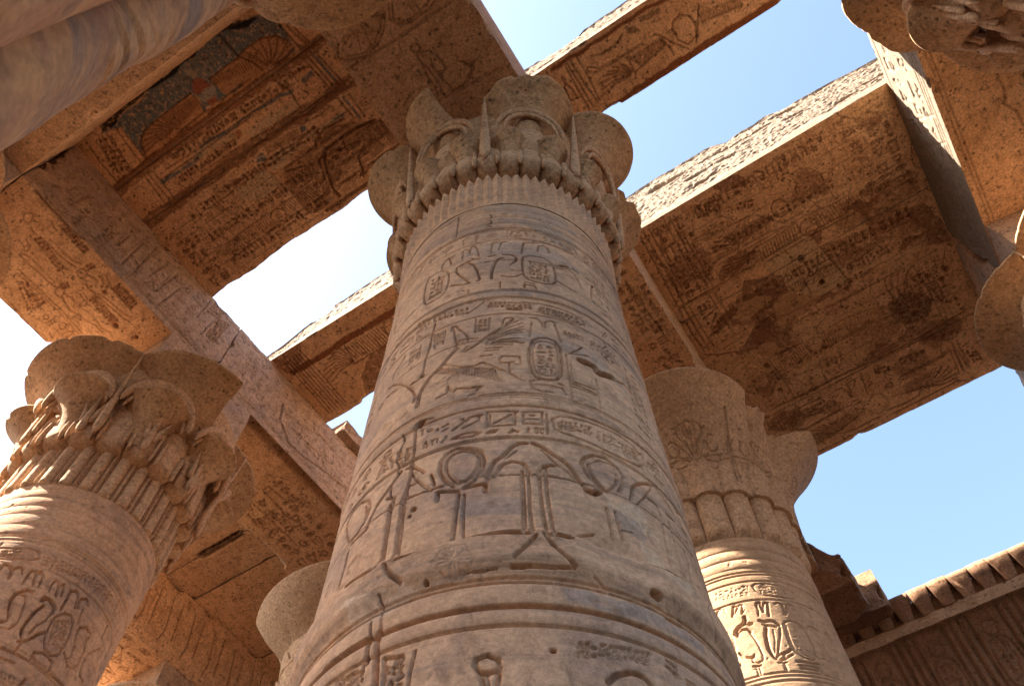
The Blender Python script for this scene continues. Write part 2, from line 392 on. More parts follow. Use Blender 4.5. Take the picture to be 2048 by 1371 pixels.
L 11 10 -1.136,2.665 -1.136,2.554 -1.131,2.435 -1.126,2.367
L 15 18 -1.126,2.367 -1.071,2.368 -1.004,2.364 -0.893,2.362
L 15 15 -1.041,2.743 -1.027,2.805 -1.012,2.862 -0.977,2.892 -0.935,2.959 -0.903,2.99 -0.866,2.996
L 12 12 -1.036,2.734 -1.006,2.762 -0.977,2.832 -0.936,2.855 -0.901,2.85 -0.871,2.822 -0.863,2.773
L 8 8 -0.961,2.877 -0.915,2.932
L 12 12 -0.892,2.788 -0.888,2.669 -0.889,2.522 -0.889,2.432 -0.903,2.405 -0.895,2.372
L 3 3 -1.236,2.252 -1.201,2.313 -1.11,2.322 -1.077,2.235 -1.109,2.168 -1.18,2.192 -1.236,2.252
L 3 3 -1.155,2.268 -1.171,2.31 -1.165,2.327 -1.151,2.323 -1.146,2.303 -1.155,2.268
L 3 3 -1.148,2.26 -1.117,2.265 -1.09,2.253 -1.094,2.238 -1.148,2.251
L 3 3 -1.161,2.255 -1.198,2.269 -1.221,2.259 -1.21,2.243 -1.161,2.246
L 3 3 -1.149,2.243 -1.136,2.198 -1.148,2.166 -1.163,2.205 -1.156,2.241
L 3 3 -1.162,2.267 -1.186,2.29 -1.196,2.305 -1.182,2.301
L 3 3 -1.144,2.262 -1.118,2.283 -1.118,2.293
H 16 34 -1.368,2.673 -1.362,2.666
H 10 30 -1.381,2.636 -1.379,2.632
H 12 34 -1.258,2.194 -1.256,2.191
L 5 12 -1.11,2.197 -1.046,2.194 -0.995,2.199
L 10 20 -0.944,2.202 -0.919,2.201 -0.877,2.205
L 4 8 -1.072,2.773 -1.006,2.762 -0.937,2.76 -0.859,2.762
L 10 11 -0.895,2.735 -0.892,2.622 -0.894,2.461 -0.89,2.415 -0.903,2.393 -0.894,2.371 -0.879,2.36
L 10 11 -0.921,2.855 -0.881,2.841 -0.868,2.8 -0.864,2.684 -0.866,2.541 -0.861,2.432 -0.848,2.395 -0.874,2.357
L 13 12 -0.819,2.705 -0.818,2.796 -0.799,2.831 -0.74,2.85
L 11 11 -0.819,2.705 -0.817,2.578 -0.811,2.467 -0.803,2.422 -0.817,2.391 -0.794,2.357
L 10 10 -0.788,2.819 -0.792,2.701 -0.786,2.55 -0.779,2.434 -0.766,2.406 -0.791,2.358
L 8 9 -0.888,2.393 -0.876,2.379 -0.863,2.398
L 8 9 -0.802,2.4 -0.792,2.387 -0.778,2.407
L 16 15 -0.839,2.997 -0.801,2.977 -0.745,2.924 -0.689,2.872 -0.673,2.84 -0.639,2.76 -0.618,2.733
L 8 8 -0.802,2.951 -0.759,2.882 -0.693,2.814 -0.667,2.777
L 12 13 -0.821,2.368 -0.801,2.32 -0.764,2.27 -0.714,2.219
L 12 13 -0.852,2.351 -0.881,2.299 -0.931,2.237
L 8 18 -0.931,2.2 -0.86,2.205 -0.788,2.205 -0.714,2.213
L 16 18 -0.929,2.364 -0.879,2.36
L 15 18 -0.778,2.363 -0.717,2.368
L 9 10 -0.71,2.384 -0.665,2.423 -0.613,2.447
L 13 12 -0.517,2.753 -0.553,2.77 -0.607,2.837 -0.623,2.897 -0.609,2.947 -0.552,2.999 -0.49,3.009 -0.438,2.977 -0.41,2.928 -0.417,2.867 -0.453,2.789
L 12 11 -0.59,2.911 -0.582,2.839 -0.55,2.79 -0.51,2.756 -0.459,2.84 -0.449,2.883
L 6 6 -0.59,2.909 -0.528,2.972 -0.46,2.973 -0.446,2.904
L 10 10 -0.532,2.642 -0.531,2.551 -0.529,2.459
L 10 10 -0.492,2.637 -0.488,2.557 -0.482,2.474
L 12 14 -0.395,2.762 -0.358,2.888 -0.307,2.951 -0.204,3.023
L 7 9 -0.207,3.01 -0.281,2.881 -0.36,2.76
L 12 14 -0.275,2.873 -0.215,2.87 -0.202,2.818
L 10 10 -0.172,3.017 -0.107,2.976 -0.062,2.944
L 12 16 -0.455,2.379 -0.387,2.377 -0.307,2.375 -0.217,2.377
L 10 10 -0.202,2.818 -0.22,2.626 -0.23,2.44 -0.229,2.39 -0.199,2.383
L 10 10 -0.142,2.816 -0.143,2.646 -0.137,2.494 -0.11,2.463 -0.123,2.402
L 16 20 -0.108,2.392 -0.015,2.415 0.086,2.455
L 12 14 -0.14,2.872 -0.086,2.875
L 4 9 -0.922,2.762 -0.811,2.769 -0.709,2.764 -0.628,2.746
L 5 8 -0.486,2.53 -0.42,2.546
L 5 8 -0.58,2.146 -0.617,2.179 -0.641,2.194
H 10 30 -0.146,2.607 -0.144,2.605
H 20 40 -0.396,2.21 -0.372,2.207
H 22 34 -0.613,2.717 -0.584,2.712 -0.557,2.737
L 9 20 -1.406,3 -1.412,2.89 -1.417,2.785
L 6 14 -1.45,2.216 -1.426,2.042
L 17 22 -1.434,2.046 -1.432,1.94 -1.418,1.815
L 14 18 -1.712,2.038 -1.569,2.042 -1.475,2.039
L 11 12 -1.474,2.035 -1.47,1.93
L 12 12 -1.067,1.793 -1.062,1.816 -1.026,1.828 -0.99,1.808 -0.985,1.778 -1.001,1.762 -1.025,1.758 -1.055,1.772 -1.067,1.793
L 12 12 -1.047,1.757 -1.035,1.711
L 12 12 -0.987,1.752 -0.995,1.707
L 8 8 -1.025,1.748 -1.019,1.709
L 10 10 -1.383,1.828 -1.396,1.917 -1.354,1.903
L 9 9 -1.343,1.874 -1.344,1.902 -1.324,1.902 -1.318,1.878 -1.332,1.866
L 9 9 -1.286,1.766 -1.284,1.832 -1.276,1.902
G 2 -1.626,1.949 -1.478,1.912 -1.61,1.89 -1.468,1.859
G 2 -1.402,1.884 -1.306,1.86 -1.387,1.79 -1.302,1.771
G 2 -0.729,1.893 -0.454,1.924 -0.741,1.821 -0.479,1.864
L 14 14 -0.64,1.748 -0.606,1.783 -0.554,1.808 -0.51,1.806 -0.482,1.782
L 9 9 -0.39,1.923 -0.357,1.91
L 9 9 -0.397,1.891 -0.365,1.878
H 10 20 -0.815,1.843 -0.81,1.842
H 10 24 -1.258,2.196 -1.254,2.19""",
 'R': """L 14 18 -1.439,5.922 -1.388,5.91 -1.335,5.872
G 2 -1.375,6.131 -1.028,6.118 -1.412,5.987 -1.057,5.973
L 14 15 -0.993,6.1 -0.954,6.131 -0.861,6.138 -0.71,6.116 -0.589,6.081 -0.543,6.016 -0.581,5.976 -0.761,5.958 -0.918,5.974 -0.978,6.044 -0.993,6.1
G 2 -0.93,6.11 -0.615,6.073 -0.954,5.988 -0.596,5.998
G 2 -0.499,6.129 -0.245,6.075 -0.561,5.97 -0.327,5.92
L 14 16 -1.434,5.816 -1.411,5.882 -1.38,5.899 -1.341,5.888 -1.336,5.847
L 16 20 -1.282,5.761 -1.256,5.841 -1.239,5.887 -1.216,5.879
L 14 18 -1.254,5.789 -1.208,5.851 -1.183,5.889 -1.156,5.881 -1.162,5.838 -1.186,5.767 -1.15,5.809
L 18 22 -1.026,5.836 -1.009,5.88 -0.979,5.884 -0.988,5.832 -0.981,5.755 -0.952,5.856 -0.925,5.881 -0.905,5.868 -0.926,5.777 -0.939,5.702
L 14 18 -1.037,5.71 -1.021,5.784 -1.021,5.836
L 16 20 -0.838,5.857 -0.796,5.881 -0.762,5.859 -0.764,5.787 -0.775,5.722 -0.741,5.766 -0.719,5.847 -0.681,5.881 -0.644,5.864 -0.658,5.809
L 14 16 -0.553,5.867 -0.504,5.873 -0.465,5.85 -0.474,5.769
L 26 38 -1.308,5.548 -1.292,5.59 -1.249,5.624 -1.205,5.641 -1.173,5.688 -1.173,5.725
L 18 30 -1.296,5.519 -1.28,5.561 -1.231,5.581 -1.185,5.573 -1.157,5.536
L 12 16 -1.175,5.54 -1.146,5.437 -1.133,5.352 -1.126,5.248 -1.141,5.194 -1.193,5.174 -1.232,5.196 -1.226,5.25 -1.196,5.276
L 20 30 -1.177,5.639 -1.121,5.631 -1.153,5.62
L 18 28 -1.332,5.333 -1.295,5.273 -1.236,5.248 -1.206,5.256
L 26 36 -1.045,5.649 -0.998,5.631 -0.957,5.64 -0.911,5.632 -0.876,5.589
L 18 28 -1.025,5.603 -0.974,5.579 -0.912,5.565
L 26 38 -1.009,5.558 -1.037,5.477 -1.047,5.395 -1.055,5.303 -1.039,5.233 -1.023,5.197
L 14 18 -0.878,5.553 -0.899,5.468 -0.949,5.351 -0.992,5.239
L 8 10 -0.951,5.529 -0.968,5.411 -1.015,5.253
L 18 28 -1.023,5.197 -0.983,5.239 -0.935,5.247 -0.94,5.202 -0.976,5.171 -1.014,5.196
L 20 30 -0.935,5.247 -0.882,5.27 -0.842,5.306
L 16 24 -0.946,5.18 -0.855,5.237
L 14 18 -0.832,5.592 -0.805,5.631 -0.737,5.653 -0.663,5.631 -0.629,5.578 -0.615,5.473 -0.606,5.358 -0.623,5.261 -0.642,5.211 -0.69,5.189 -0.76,5.211 -0.825,5.273 -0.84,5.34 -0.84,5.458 -0.832,5.592
L 10 12 -0.811,5.581 -0.821,5.459 -0.821,5.342 -0.801,5.286 -0.742,5.237 -0.679,5.22
G 4 -0.787,5.475 -0.657,5.474 -0.801,5.286 -0.679,5.248
L 13 15 -0.598,5.575 -0.569,5.62 -0.495,5.635 -0.447,5.606
L 10 12 -0.555,5.601 -0.496,5.549 -0.475,5.461 -0.468,5.37 -0.45,5.331
L 13 15 -0.641,5.268 -0.584,5.226 -0.522,5.246
L 14 18 -1.432,5.639 -1.376,5.594 -1.344,5.526 -1.349,5.433 -1.354,5.341 -1.362,5.242
L 10 12 -1.417,5.595 -1.365,5.559 -1.364,5.451 -1.377,5.328 -1.388,5.253
G 5 -1.43,5.589 -1.356,5.555 -1.454,5.306 -1.391,5.277
L 14 18 -1.245,5.15 -1.173,5.146
L 12 15 -1.218,5.147 -1.22,5.044
L 12 15 -1.193,5.14 -1.198,5.044
L 14 18 -1.011,5.146 -0.939,5.147
L 12 15 -0.972,5.143 -0.973,5.05
L 12 15 -0.958,5.142 -0.96,5.049
L 20 24 -0.839,5.159 -0.75,5.157 -0.632,5.158
L 16 20 -0.83,5.115 -0.745,5.119 -0.64,5.112 -0.63,5.059
L 16 20 -0.823,5.083 -0.759,5.079 -0.662,5.079
L 12 20 -1.376,5.225 -1.389,5.109 -1.402,4.995
H 30 50 -1.383,5.234 -1.364,5.215""",
 'L': """L 11 12 -0.885,5.898 -0.762,5.899 -0.63,5.933 -0.533,5.918 -0.495,5.854 -0.566,5.804 -0.719,5.787 -0.833,5.8
G 2 -0.855,5.868 -0.578,5.91 -0.815,5.791 -0.536,5.826
G 2 -0.489,5.897 0.314,5.999 -0.455,5.774 0.33,5.877
L 13 16 -0.746,5.635 -0.737,5.695 -0.681,5.688 -0.635,5.624 -0.624,5.551
L 13 16 -0.633,5.567 -0.641,5.66 -0.608,5.7 -0.567,5.685 -0.549,5.635
L 10 12 -0.494,5.526 -0.5,5.617 -0.498,5.695 -0.456,5.705 -0.427,5.633 -0.405,5.55
L 10 12 -0.42,5.579 -0.439,5.684 -0.417,5.725 -0.38,5.677 -0.36,5.556
L 10 12 -0.261,5.559 -0.276,5.644 -0.267,5.698 -0.228,5.695 -0.209,5.632 -0.19,5.552
L 10 12 -0.197,5.565 -0.213,5.667 -0.186,5.705 -0.164,5.664 -0.15,5.58
L 13 16 -0.084,5.463 -0.089,5.588 -0.095,5.687 -0.049,5.714 0.001,5.66 0.022,5.565
L 13 16 0.048,5.586 0.027,5.68 0.072,5.719 0.117,5.682
L 10 12 0.094,5.606 0.106,5.543 0.126,5.469
L 14 20 -0.427,5.182 -0.461,5.235 -0.497,5.342 -0.491,5.417 -0.431,5.481 -0.377,5.481
L 10 12 -0.472,5.407 -0.412,5.418 -0.384,5.378 -0.353,5.253 -0.334,5.144 -0.368,5.059 -0.436,5.043
L 12 16 -0.441,5.209 -0.42,5.134 -0.451,5.095 -0.464,5.097
L 20 26 -0.272,5.442 -0.265,5.483 -0.207,5.485 -0.137,5.442 -0.127,5.396
L 15 24 -0.236,5.402 -0.265,5.322 -0.276,5.211 -0.275,5.109 -0.246,5.044
L 10 12 -0.134,5.409 -0.151,5.274 -0.195,5.193 -0.202,5.104
L 15 20 -0.09,5.196 -0.145,5.132 -0.16,5.081
L 12 16 -0.246,5.044 -0.21,5.017 -0.175,5.055 -0.167,5.093
L 11 13 -0.094,5.366 -0.042,5.45 0.029,5.479 0.088,5.419 0.116,5.319 0.126,5.191 0.117,5.092 0.059,5.039 -0.023,5.06 -0.066,5.129 -0.089,5.248 -0.094,5.366
G 5 -0.079,5.342 0.04,5.433 -0.033,5.102 0.124,5.138
L 14 20 0.171,5.453 0.228,5.502 0.319,5.492 0.314,5.434
L 11 13 0.165,5.43 0.178,5.353 0.221,5.268 0.245,5.153 0.216,5.13
L 11 13 0.298,5.42 0.349,5.308 0.357,5.18 0.336,5.112 0.249,5.091 0.157,5.149
L 10 11 0.53,5.518 0.419,5.368 0.399,5.232 0.444,5.136 0.529,5.141
L 10 11 0.448,5.737 0.468,5.589
L 10 11 0.624,5.748 0.694,5.699 0.704,5.561
L 12 14 -0.251,4.992 -0.187,5.014
L 10 12 -0.219,4.995 -0.219,4.899
L 12 14 -0.075,4.911 -0.084,4.977 -0.014,5.018 0.101,5.006 0.121,4.926
L 10 12 -0.085,4.953 -0.01,4.909
L 12 14 -0.345,4.877 -0.218,4.884 -0.032,4.893 0.135,4.905 0.325,4.926
L 10 12 -0.298,4.792 -0.171,4.803
G 1 -0.245,4.699 -0.101,4.71 -0.206,4.631 -0.071,4.638
L 14 14 -0.039,4.659 -0.023,4.731""",
 'P11': """P blue 0 -5.882,-0.692 -6.197,-0.773 -4.472,-0.849 -3.925,-0.885 -3.309,-0.747 -3.154,-0.546 -3.165,-0.145 -4.21,-0.167 -4.858,-0.282 -5.926,-0.227
P tan 0 -5.94,-0.213 -5.81,-0.383 -5.659,-0.468 -5.379,-0.488 -4.76,-0.493 -4.714,-0.408 -4.703,-0.203 -5.24,-0.149 -5.905,-0.167
P tan 0 -4.382,-0.495 -3.92,-0.49 -3.746,-0.523 -3.471,-0.508 -3.296,-0.436 -3.204,-0.294 -3.18,-0.155 -3.482,-0.164 -3.73,-0.156 -4.472,-0.207
P soot 0 -6.085,-0.88 -4.46,-0.862 -3.828,-0.964 -3.335,-0.744 -3.52,-0.723 -3.925,-0.885 -4.359,-0.838 -4.707,-0.812 -5.618,-0.821 -5.924,-0.753 -6.183,-0.786
P red 0 -4.659,-0.546 -4.572,-0.586 -4.466,-0.539 -4.429,-0.418 -4.569,-0.401 -4.685,-0.411 -4.702,-0.487
P white 0 -4.685,-0.411 -4.56,-0.438 -4.41,-0.384 -4.466,-0.269 -4.655,-0.282 -4.705,-0.337
P red 0 -4.655,-0.282 -4.488,-0.272 -4.526,-0.176 -4.643,-0.186
P blue 0 -4.404,-0.391 -4.357,-0.197 -4.488,-0.218
P blue 0 -4.731,-0.376 -4.703,-0.203 -4.769,-0.213
P cream 0 -4.619,-0.734 -4.512,-0.728 -4.525,-0.609 -4.596,-0.613
L 6 5 -5.376,-0.233 -5.645,-0.268 -5.926,-0.227
L 6 5 -5.369,-0.243 -5.61,-0.309 -5.872,-0.308
L 6 5 -5.361,-0.251 -5.568,-0.343 -5.802,-0.378
L 6 5 -5.35,-0.258 -5.516,-0.369 -5.713,-0.435
L 6 5 -5.338,-0.261 -5.459,-0.378 -5.614,-0.461
L 6 5 -5.324,-0.263 -5.394,-0.378 -5.496,-0.474
L 6 5 -5.314,-0.264 -5.345,-0.378 -5.408,-0.484
L 6 5 -5.305,-0.264 -5.304,-0.372 -5.334,-0.481
L 6 5 -5.311,-0.477 -5.264,-0.233
L 6 5 -5.277,-0.475 -5.234,-0.238
L 6 5 -5.243,-0.473 -5.205,-0.244
L 6 5 -5.209,-0.471 -5.175,-0.25
L 6 5 -5.175,-0.469 -5.146,-0.255
L 6 5 -5.141,-0.467 -5.116,-0.261
L 6 5 -5.107,-0.465 -5.086,-0.267
L 6 5 -5.073,-0.463 -5.057,-0.273
L 6 5 -5.039,-0.461 -5.027,-0.278
L 6 5 -5.005,-0.459 -4.998,-0.284
L 6 5 -4.971,-0.456 -4.968,-0.29
L 6 5 -4.937,-0.454 -4.939,-0.295
L 6 5 -4.902,-0.452 -4.909,-0.301
L 6 5 -4.868,-0.45 -4.88,-0.307
L 6 5 -4.834,-0.448 -4.85,-0.313
L 6 5 -4.8,-0.446 -4.821,-0.318
L 6 5 -4.766,-0.444 -4.791,-0.324
L 6 5 -4.732,-0.442 -4.762,-0.33
L 7 6 -5.898,-0.174 -5.81,-0.383 -5.659,-0.468 -5.379,-0.488 -4.76,-0.493
L 7 6 -5.281,-0.187 -5.067,-0.195 -4.776,-0.206 -4.539,-0.162
L 6 5 -4.41,-0.492 -4.398,-0.398
L 6 5 -4.37,-0.485 -4.36,-0.39
L 6 5 -4.33,-0.479 -4.322,-0.383
L 6 5 -4.29,-0.473 -4.285,-0.375
L 6 5 -4.25,-0.466 -4.247,-0.368
L 6 5 -4.21,-0.46 -4.21,-0.361
L 6 5 -4.17,-0.454 -4.172,-0.353
L 6 5 -4.13,-0.447 -4.135,-0.346
L 6 5 -4.09,-0.441 -4.097,-0.338
L 6 5 -4.049,-0.435 -4.059,-0.331
L 6 5 -4.009,-0.429 -4.022,-0.324
L 6 5 -3.969,-0.422 -3.984,-0.316
L 6 5 -3.929,-0.416 -3.947,-0.309
L 6 5 -3.889,-0.41 -3.909,-0.302
L 6 5 -3.849,-0.403 -3.871,-0.294
L 6 5 -3.809,-0.397 -3.834,-0.287
L 6 5 -3.636,-0.202 -3.721,-0.367 -3.854,-0.51
L 6 5 -3.627,-0.201 -3.683,-0.361 -3.784,-0.506
L 6 5 -3.611,-0.203 -3.608,-0.362 -3.65,-0.522
L 6 5 -3.595,-0.202 -3.533,-0.35 -3.512,-0.515
L 6 5 -3.579,-0.197 -3.465,-0.318 -3.383,-0.472
L 6 5 -3.566,-0.189 -3.41,-0.274 -3.277,-0.403
L 6 5 -3.559,-0.174 -3.384,-0.203 -3.216,-0.281
L 6 5 -3.555,-0.162 -3.373,-0.145 -3.184,-0.178
L 7 6 -4.404,-0.498 -3.92,-0.49 -3.746,-0.523 -3.471,-0.508 -3.296,-0.436 -3.204,-0.294
L 7 6 -4.513,-0.19 -4.257,-0.198 -3.945,-0.189
L 7 12 -3.91,-0.875 -3.894,-0.681 -3.881,-0.507 -3.775,-0.354 -3.722,-0.193
L 6 12 -3.681,-0.017 -3.615,0.133 -3.596,0.254 -3.613,0.418 -3.613,0.506
P umber -12 -6.613,-0.056 -6.571,-0.15 -5.481,-0.169 -4.64,-0.162 -3.91,-0.145 -3.517,-0.123 -2.926,-0.093 -2.913,-0.023 -3.286,-0.057 -3.766,-0.115 -4.586,-0.083 -5.294,-0.093 -6.47,-0.035
P umber -12 -6.197,0.486 -4.767,0.482 -3.761,0.566 -2.894,0.538 -2.888,0.65 -3.71,0.622 -4.476,0.556 -5.107,0.543 -6.047,0.583
D 7 6 dark -3.15,-0.524 -3.14,-0.314 -3.119,-0.115
D 7 6 dark -3.082,-0.439 -3.053,-0.278 -3.013,-0.129
D 7 6 dark -3.017,-0.377 -2.959,-0.053
D 8 6 dark -3.171,-0.024 -3.133,0.275 -3.115,0.546
D 7 6 dark -3.103,-0.021 -3.045,0.548
D 10 4 blue -3.034,-0.018 -2.975,0.55
D 7 6 dark -2.988,0.011 -2.906,0.552
D 7 6 dark -3.109,0.658 -3.086,0.961
D 10 4 blue -3.035,0.685 -3.018,1.028
D 7 6 dark -2.949,0.697 -2.943,1.054
D 6 5 dark -5.902,-0.671 -5.91,-0.402 -5.922,-0.178
D 6 5 dark -5.964,-0.689 -6,-0.392 -6.013,-0.167
D 6 5 dark -6.119,-0.745 -6.172,-0.434 -6.196,-0.145
D 6 5 dark -6.195,-0.749 -6.248,-0.438 -6.26,-0.162
D 6 5 dark -6.33,-0.722 -6.358,-0.463 -6.383,-0.147
D 6 5 dark -6.453,-0.734 -6.499,-0.484 -6.507,-0.133
D 6 5 dark -6.048,-0.024 -6.057,0.258 -6.07,0.494
D 6 5 dark -5.97,-0.021 -5.977,0.287 -5.991,0.497
D 6 5 dark -6.111,-0.042 -6.137,0.23 -6.166,0.481
G 6 -6.271,-0.753 -6.084,-0.676 -6.484,-0.261 -6.198,-0.17
P blue 0 -5.168,0.104 -3.549,0.198 -3.541,0.246 -4.495,0.178 -5.193,0.158
P blue 0 -5.987,0.159 -5.204,0.197 -5.182,0.258 -6.013,0.214
P cream 0 -4.492,0.316 -3.597,0.341 -3.617,0.482 -4.418,0.432
P blue 0 -3.401,0.165 -3.181,0.159 -3.184,0.221 -3.389,0.237
P blue 0 -3.348,0.835 -3.178,0.834 -3.197,0.889 -3.383,0.88
P cream 0 -5.255,0.141 -4.668,0.201 -4.659,0.276 -5.258,0.255
P cream 0 -4.45,0.759 -3.348,0.835 -3.292,0.917 -3.906,0.858 -4.391,0.986 -4.535,0.916
P cream 0 -5.106,0.831 -4.617,0.862 -4.519,1.166 -4.946,1.18 -5.249,0.989
P blue 0 -4.612,0.653 -4.463,0.657 -4.501,0.773 -4.646,0.749
P blue 0 -3.811,0.669 -3.727,0.701 -3.743,0.781 -3.86,0.773
P red 0 -4.62,0.232 -4.53,0.245 -4.546,0.349 -4.62,0.346
L 5 5 -3.765,0.651 -3.771,0.635 -3.782,0.62
L 5 5 -3.755,0.65 -3.724,0.633 -3.698,0.607
L 5 5 -3.744,0.654 -3.676,0.659 -3.606,0.645
L 5 5 -3.719,0.657 -3.566,0.682 -3.404,0.665
L 5 5 -3.7,0.658 -3.48,0.699 -3.246,0.679
L 5 4 -4.395,0.608 -4.411,0.714
L 5 4 -4.366,0.611 -4.382,0.717
L 5 4 -4.336,0.615 -4.352,0.72
L 5 4 -4.306,0.618 -4.322,0.724
L 5 4 -4.277,0.621 -4.292,0.727
L 5 4 -4.247,0.625 -4.263,0.73
L 5 4 -4.218,0.628 -4.233,0.733
L 5 4 -4.188,0.631 -4.203,0.737
L 5 4 -4.158,0.635 -4.173,0.74
L 5 4 -4.129,0.638 -4.143,0.743
L 5 4 -4.099,0.641 -4.114,0.746
L 5 4 -4.069,0.644 -4.084,0.75
L 5 4 -4.04,0.648 -4.054,0.753
L 5 4 -4.01,0.651 -4.024,0.756
L 5 4 -3.98,0.654 -3.995,0.759
L 5 4 -3.951,0.658 -3.965,0.763
L 5 4 -3.921,0.661 -3.935,0.766
L 5 4 -3.892,0.664 -3.905,0.769
L 5 4 -3.862,0.668 -3.876,0.773
L 5 4 -3.832,0.671 -3.846,0.776
L 5 4 -3.803,0.674 -3.816,0.779
L 7 6 -4.492,0.778 -3.869,0.813 -3.699,0.787
G 1 -5.591,-0.056 -4.416,0.006 -5.623,0.087 -4.444,0.121
G 1 -5.731,0.254 -4.672,0.29 -5.736,0.371 -4.692,0.369
G 1 -4.343,0.009 -3.545,0.05 -4.343,0.12 -3.537,0.184
G 1 -3.552,0.002 -3.144,0.057 -3.564,0.102 -3.158,0.132
G 1 -5.194,0.725 -4.554,0.761 -5.2,0.818 -4.558,0.853
L 6 5 -5.791,0.096 -4.498,0.153 -3.483,0.176
L 6 5 -5.395,0.402 -4.447,0.436 -3.661,0.475
L 6 5 -5.94,0.166 -4.333,0.194
L 6 5 -5.202,0.792 -4.545,0.838 -3.862,0.864
P lost -22 -2.775,1.209 -3.128,1.046 -3.395,0.894 -3.676,0.939 -3.798,0.997 -3.994,0.963 -4.362,0.981 -4.513,1.218 -4.547,1.689 -4.043,2.018 -3.228,1.936 -2.711,1.568
L 9 18 -2.882,1.161 -3.175,1.106 -3.419,1.106 -3.694,1.112 -3.809,1.224 -3.902,1.4 -3.99,1.633 -3.988,1.756
L 8 14 -3.221,0.918 -3.527,0.876 -3.749,0.937 -3.782,1.008
L 8 14 -3.694,1.112 -3.874,1.181 -3.986,1.441
L 8 16 -3.217,1.377 -3.394,1.447 -3.451,1.647 -3.521,1.673
L 5 10 -4.414,1.042 -3.965,1.169
L 5 10 -3.638,1.195 -3.218,1.284
L 5 10 -4.561,0.946 -4.579,1.175 -4.48,1.361
D 6 5 dark -0.264,1.986 -0.282,2.344 -0.282,2.679
D 6 5 dark -0.231,1.99 -0.221,2.33 -0.22,2.682
D 6 5 dark -0.171,1.994 -0.167,2.33 -0.132,2.639
D 6 5 dark -0.077,1.969 -0.077,2.3 -0.099,2.643
L 7 7 0.415,2.594 0.183,2.573 -0.057,2.616
L 7 7 0.42,2.585 0.213,2.533 -0.011,2.538
L 7 7 0.423,2.574 0.232,2.484 0.014,2.448
L 7 7 0.433,2.568 0.281,2.461 0.097,2.396
L 7 7 0.443,2.566 0.326,2.456 0.178,2.378
L 7 7 0.454,2.565 0.378,2.456 0.271,2.369
L 7 7 0.466,2.566 0.432,2.469 0.37,2.38
L 7 7 0.479,2.566 0.49,2.474 0.475,2.379
L 6 6 0.507,2.383 0.612,2.572
L 6 6 0.541,2.384 0.638,2.568
L 6 6 0.576,2.384 0.665,2.563
L 6 6 0.61,2.385 0.691,2.559
L 6 6 0.644,2.385 0.718,2.554
L 6 6 0.678,2.386 0.744,2.549
L 6 6 0.712,2.386 0.771,2.545
L 6 6 0.746,2.387 0.797,2.54
L 6 6 0.78,2.387 0.824,2.536
L 6 6 0.814,2.388 0.85,2.531
L 6 6 0.848,2.388 0.877,2.526
L 6 6 0.882,2.389 0.903,2.522
L 6 6 0.916,2.389 0.93,2.517
L 6 6 0.95,2.39 0.956,2.513
L 6 6 0.984,2.39 0.983,2.508
L 6 6 1.018,2.391 1.009,2.504
L 6 6 0.456,2.665 0.493,2.583 0.671,2.559 0.997,2.495
L 6 6 -0.023,2.177 -0.052,2.211 -0.04,2.236 0.033,2.292 0.162,2.315 0.458,2.316 0.756,2.339
L 6 5 -0.023,2.177 0.028,2.21 0.11,2.281 0.315,2.292 0.754,2.312
L 6 6 1.172,2.372 1.217,2.302 1.337,2.264 1.437,2.362 1.455,2.49 1.403,2.624 1.263,2.668 1.175,2.543 1.172,2.372
L 6 6 0.931,2.3 1,2.362 1.086,2.519 1.227,2.705
L 6 6 0.98,2.399 1.034,2.554 1.038,2.676
L 6 6 0.101,2.085 0.23,2.134 0.479,2.125 0.585,2.059
L 6 6 1.555,2.389 1.555,2.522
L 6 6 1.587,2.396 1.585,2.527
L 6 6 1.618,2.403 1.615,2.533
L 6 6 1.649,2.41 1.645,2.539
L 6 6 1.681,2.417 1.675,2.545
L 6 6 1.712,2.424 1.705,2.551
L 6 6 1.743,2.431 1.735,2.557
L 6 6 1.775,2.437 1.765,2.563
L 6 6 1.806,2.444 1.795,2.569
L 6 6 1.837,2.451 1.825,2.575
L 6 6 1.869,2.458 1.855,2.581
L 6 6 1.9,2.465 1.885,2.587
L 6 6 1.931,2.472 1.915,2.592
L 6 6 1.963,2.479 1.945,2.598
L 6 6 1.994,2.486 1.975,2.604
L 6 6 2.025,2.493 2.005,2.61
L 6 6 2.056,2.499 2.035,2.616
L 6 6 2.088,2.506 2.065,2.622
L 6 6 1.543,2.513 2.01,2.602
L 6 6 1.599,2.303 1.461,2.544 1.365,2.7
P dark 0 0.645,2.013 0.797,2.046 0.807,2.152 0.654,2.12
P dark 0 0.849,2.013 1.139,2.037 1.138,2.102 0.923,2.094 0.847,2.078
P umber 0 -0.445,1.902 -0.047,1.919 0.448,1.936 1.016,1.924 1.184,1.952 1.333,1.984 1.308,2.033 1.033,1.985 0.484,1.993 -0.051,1.985 -0.484,1.965
P umber 0 -0.17,2.797 0.651,2.756 1.345,2.739 2.006,2.748 2.566,2.752 2.516,2.865 1.795,2.845 0.773,2.853 -0.146,2.85
G 1 -0.466,1.994 -0.312,2.006 -0.511,2.484 -0.289,2.537
L 4 8 -0.554,2.078 -0.541,2.175 -0.531,2.307
L 6 7 0.485,9.707 0.233,9.692 -0.026,9.748
L 6 7 0.487,9.698 0.248,9.653 -0.005,9.675
L 6 7 0.491,9.689 0.27,9.611 0.025,9.594
L 6 7 0.495,9.679 0.295,9.571 0.062,9.518
L 6 7 0.503,9.674 0.331,9.55 0.123,9.474
L 6 7 0.511,9.666 0.374,9.518 0.194,9.407
L 6 7 0.522,9.663 0.427,9.511 0.288,9.385
L 6 7 0.534,9.665 0.481,9.523 0.388,9.395
L 6 7 0.546,9.667 0.533,9.54 0.484,9.416
L 6 7 0.5,9.427 0.615,9.656
L 6 7 0.538,9.427 0.647,9.648
L 6 7 0.576,9.428 0.68,9.64
